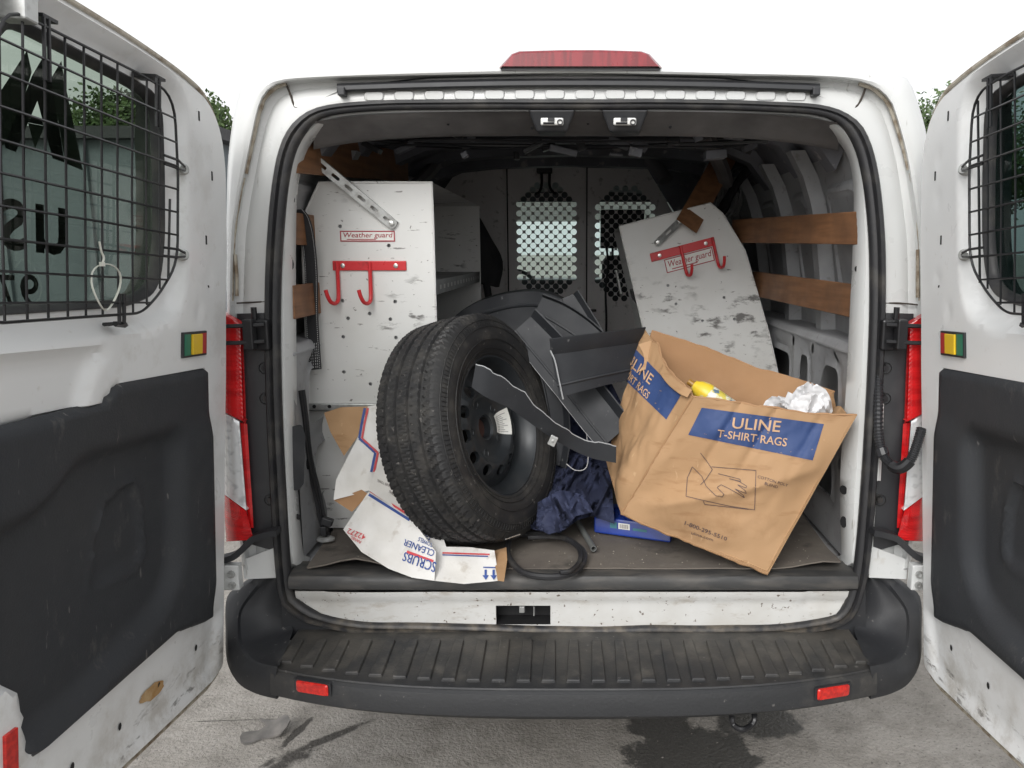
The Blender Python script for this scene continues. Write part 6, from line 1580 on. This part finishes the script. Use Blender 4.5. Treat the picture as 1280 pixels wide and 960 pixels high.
for k in range(11):
    c = P(905, 236, 1.55)+Vector((0.012*k-0.06, 0.02*math.sin(k*2.1), 0.012*math.cos(k*1.7))); r = 0.105+0.012*math.sin(k*1.3)
    coil.tube([c+Vector((0.35*r*math.sin(6.283*j/26), 0.3*r*math.cos(6.283*j/26+k), r*1.05*math.cos(6.283*j/26))) for j in range(26)], 0.0042, 5, True)
tag(new('cable_coil', coil, M('grey_cable', (0.3, 0.3, 0.3), 0.5)), 'coil of thin pale cable hanging behind the loose slat', 'cable')
m = MB()
for (pts, r) in ((((900,268,1.3),(915,240,1.3),(935,212,1.25),(965,192,1.1),(1000,178,0.9)), 0.055), (((895,215,1.4),(930,200,1.35),(960,200,1.3),(985,215,1.2)), 0.06)):
    m.tube(cr([P(*p) for p in pts], 5), r, 9, rf=lambda i, n: 0.75+0.35*nz(i*0.35, r*90), flat=0.45)
tag(new('hanging_tarp', m, blackcloth, smooth=60), 'dark folded tarp slung along the upper wall above the slats', 'tarp')
m = MB(); m.tube(cr([P(757,300,2.2), P(760,330,2.2), P(757,362,2.2), P(758,400,2.2), P(757,425,2.1)], 5), 0.007, 6); tag(new('power_cord', m, blackp), 'thin black cord hanging in front of the perforated partition', 'cord')
# cable run and clutter along the ceiling
for (pts, r) in ((((420,168,0.5),(520,180,0.7),(640,182,0.8),(760,183,0.8),(860,180,0.7),(960,176,0.6)), 0.007), (((545,205,1.6),(530,222,1.5),(505,244,1.4)), 0.03), (((870,170,0.8),(905,175,0.9),(940,188,0.9)), 0.018), (((880,165,0.7),(900,205,1.0),(908,228,1.2)), 0.03)):
    m = MB(); m.tube(cr([P(*p) for p in pts], 6), r, 7); new('ceiling_conduit', m, header_mat if r > 0.02 else blackp, van)
# ---- on the ground behind the van
m = MB()
def scr(u, v, t): 
    return Vector((u, v, 0.006+0.05*max(0, nz(u*7, v*7, 3)+0.12)+0.02*max(0, math.sin((u+v)*18))*0.6+t))
pxs = [(300,925),(303,920),(313,918),(324,917),(333,913),(329,908),(324,904),(327,903),(336,907),(346,910),(356,908),(361,911),(364,916),(360,920),(350,924),(338,924),(328,925),(316,930),(306,932),(301,930)]
ol = [PZ(x, y, 0) for x, y in pxs]; m.sheet([(q.x, q.y) for q in ol], scr, 0.012, thick=0.006)
tag(new('leather_scrap', m, scrap_l, smooth=50), 'torn grey scrap of leather lying on the concrete below the bumper', 'scrap')
m = MB(); rs = random.Random(4)
for k in range(420):
    p = Vector((rs.uniform(-1.6, 1.6), rs.uniform(-1.2, 0.5), 0)); r = rs.uniform(0.0015, 0.005)*(2 if rs.random() < 0.04 else 1)
    pts = [p+Vector((rs.uniform(-1, 1)*r, rs.uniform(-1, 1)*r, abs(z)*r*0.9)) for z in (0, 0, 0, 1, 1)]
    m.add([p+Vector((r, 0, 0)), p+Vector((-0.5*r, 0.87*r, 0)), p+Vector((-0.5*r, -0.87*r, 0)), p+Vector((rs.uniform(-.3, .3)*r, rs.uniform(-.3, .3)*r, r*0.9))], [(0, 1, 3), (1, 2, 3), (2, 0, 3)])
o = new('gravel', m, stone, smooth=0); o['kind'] = 'stuff'; o['label'] = 'fine gravel scattered over the concrete'; o['category'] = 'gravel'

m = MB(); rs = random.Random(9)
for k in range(260):
    x, y = rs.uniform(-0.75, 0.75), rs.uniform(0.045, 0.6); p = matf(x, y, 0.0); r = rs.uniform(0.001, 0.0032)
    m.add([p+Vector((r, 0, 0)), p+Vector((-0.5*r, 0.87*r, 0)), p+Vector((-0.5*r, -0.87*r, 0)), p+Vector((0, 0, r))], [(0, 1, 3), (1, 2, 3), (2, 0, 3)])
o = new('floor_grit', m, M('grit', (0.3, 0.27, 0.22), 0.9), smooth=0); o['kind'] = 'stuff'; o['label'] = 'loose grit and crumbs scattered on the rubber mat'; o['category'] = 'grit'
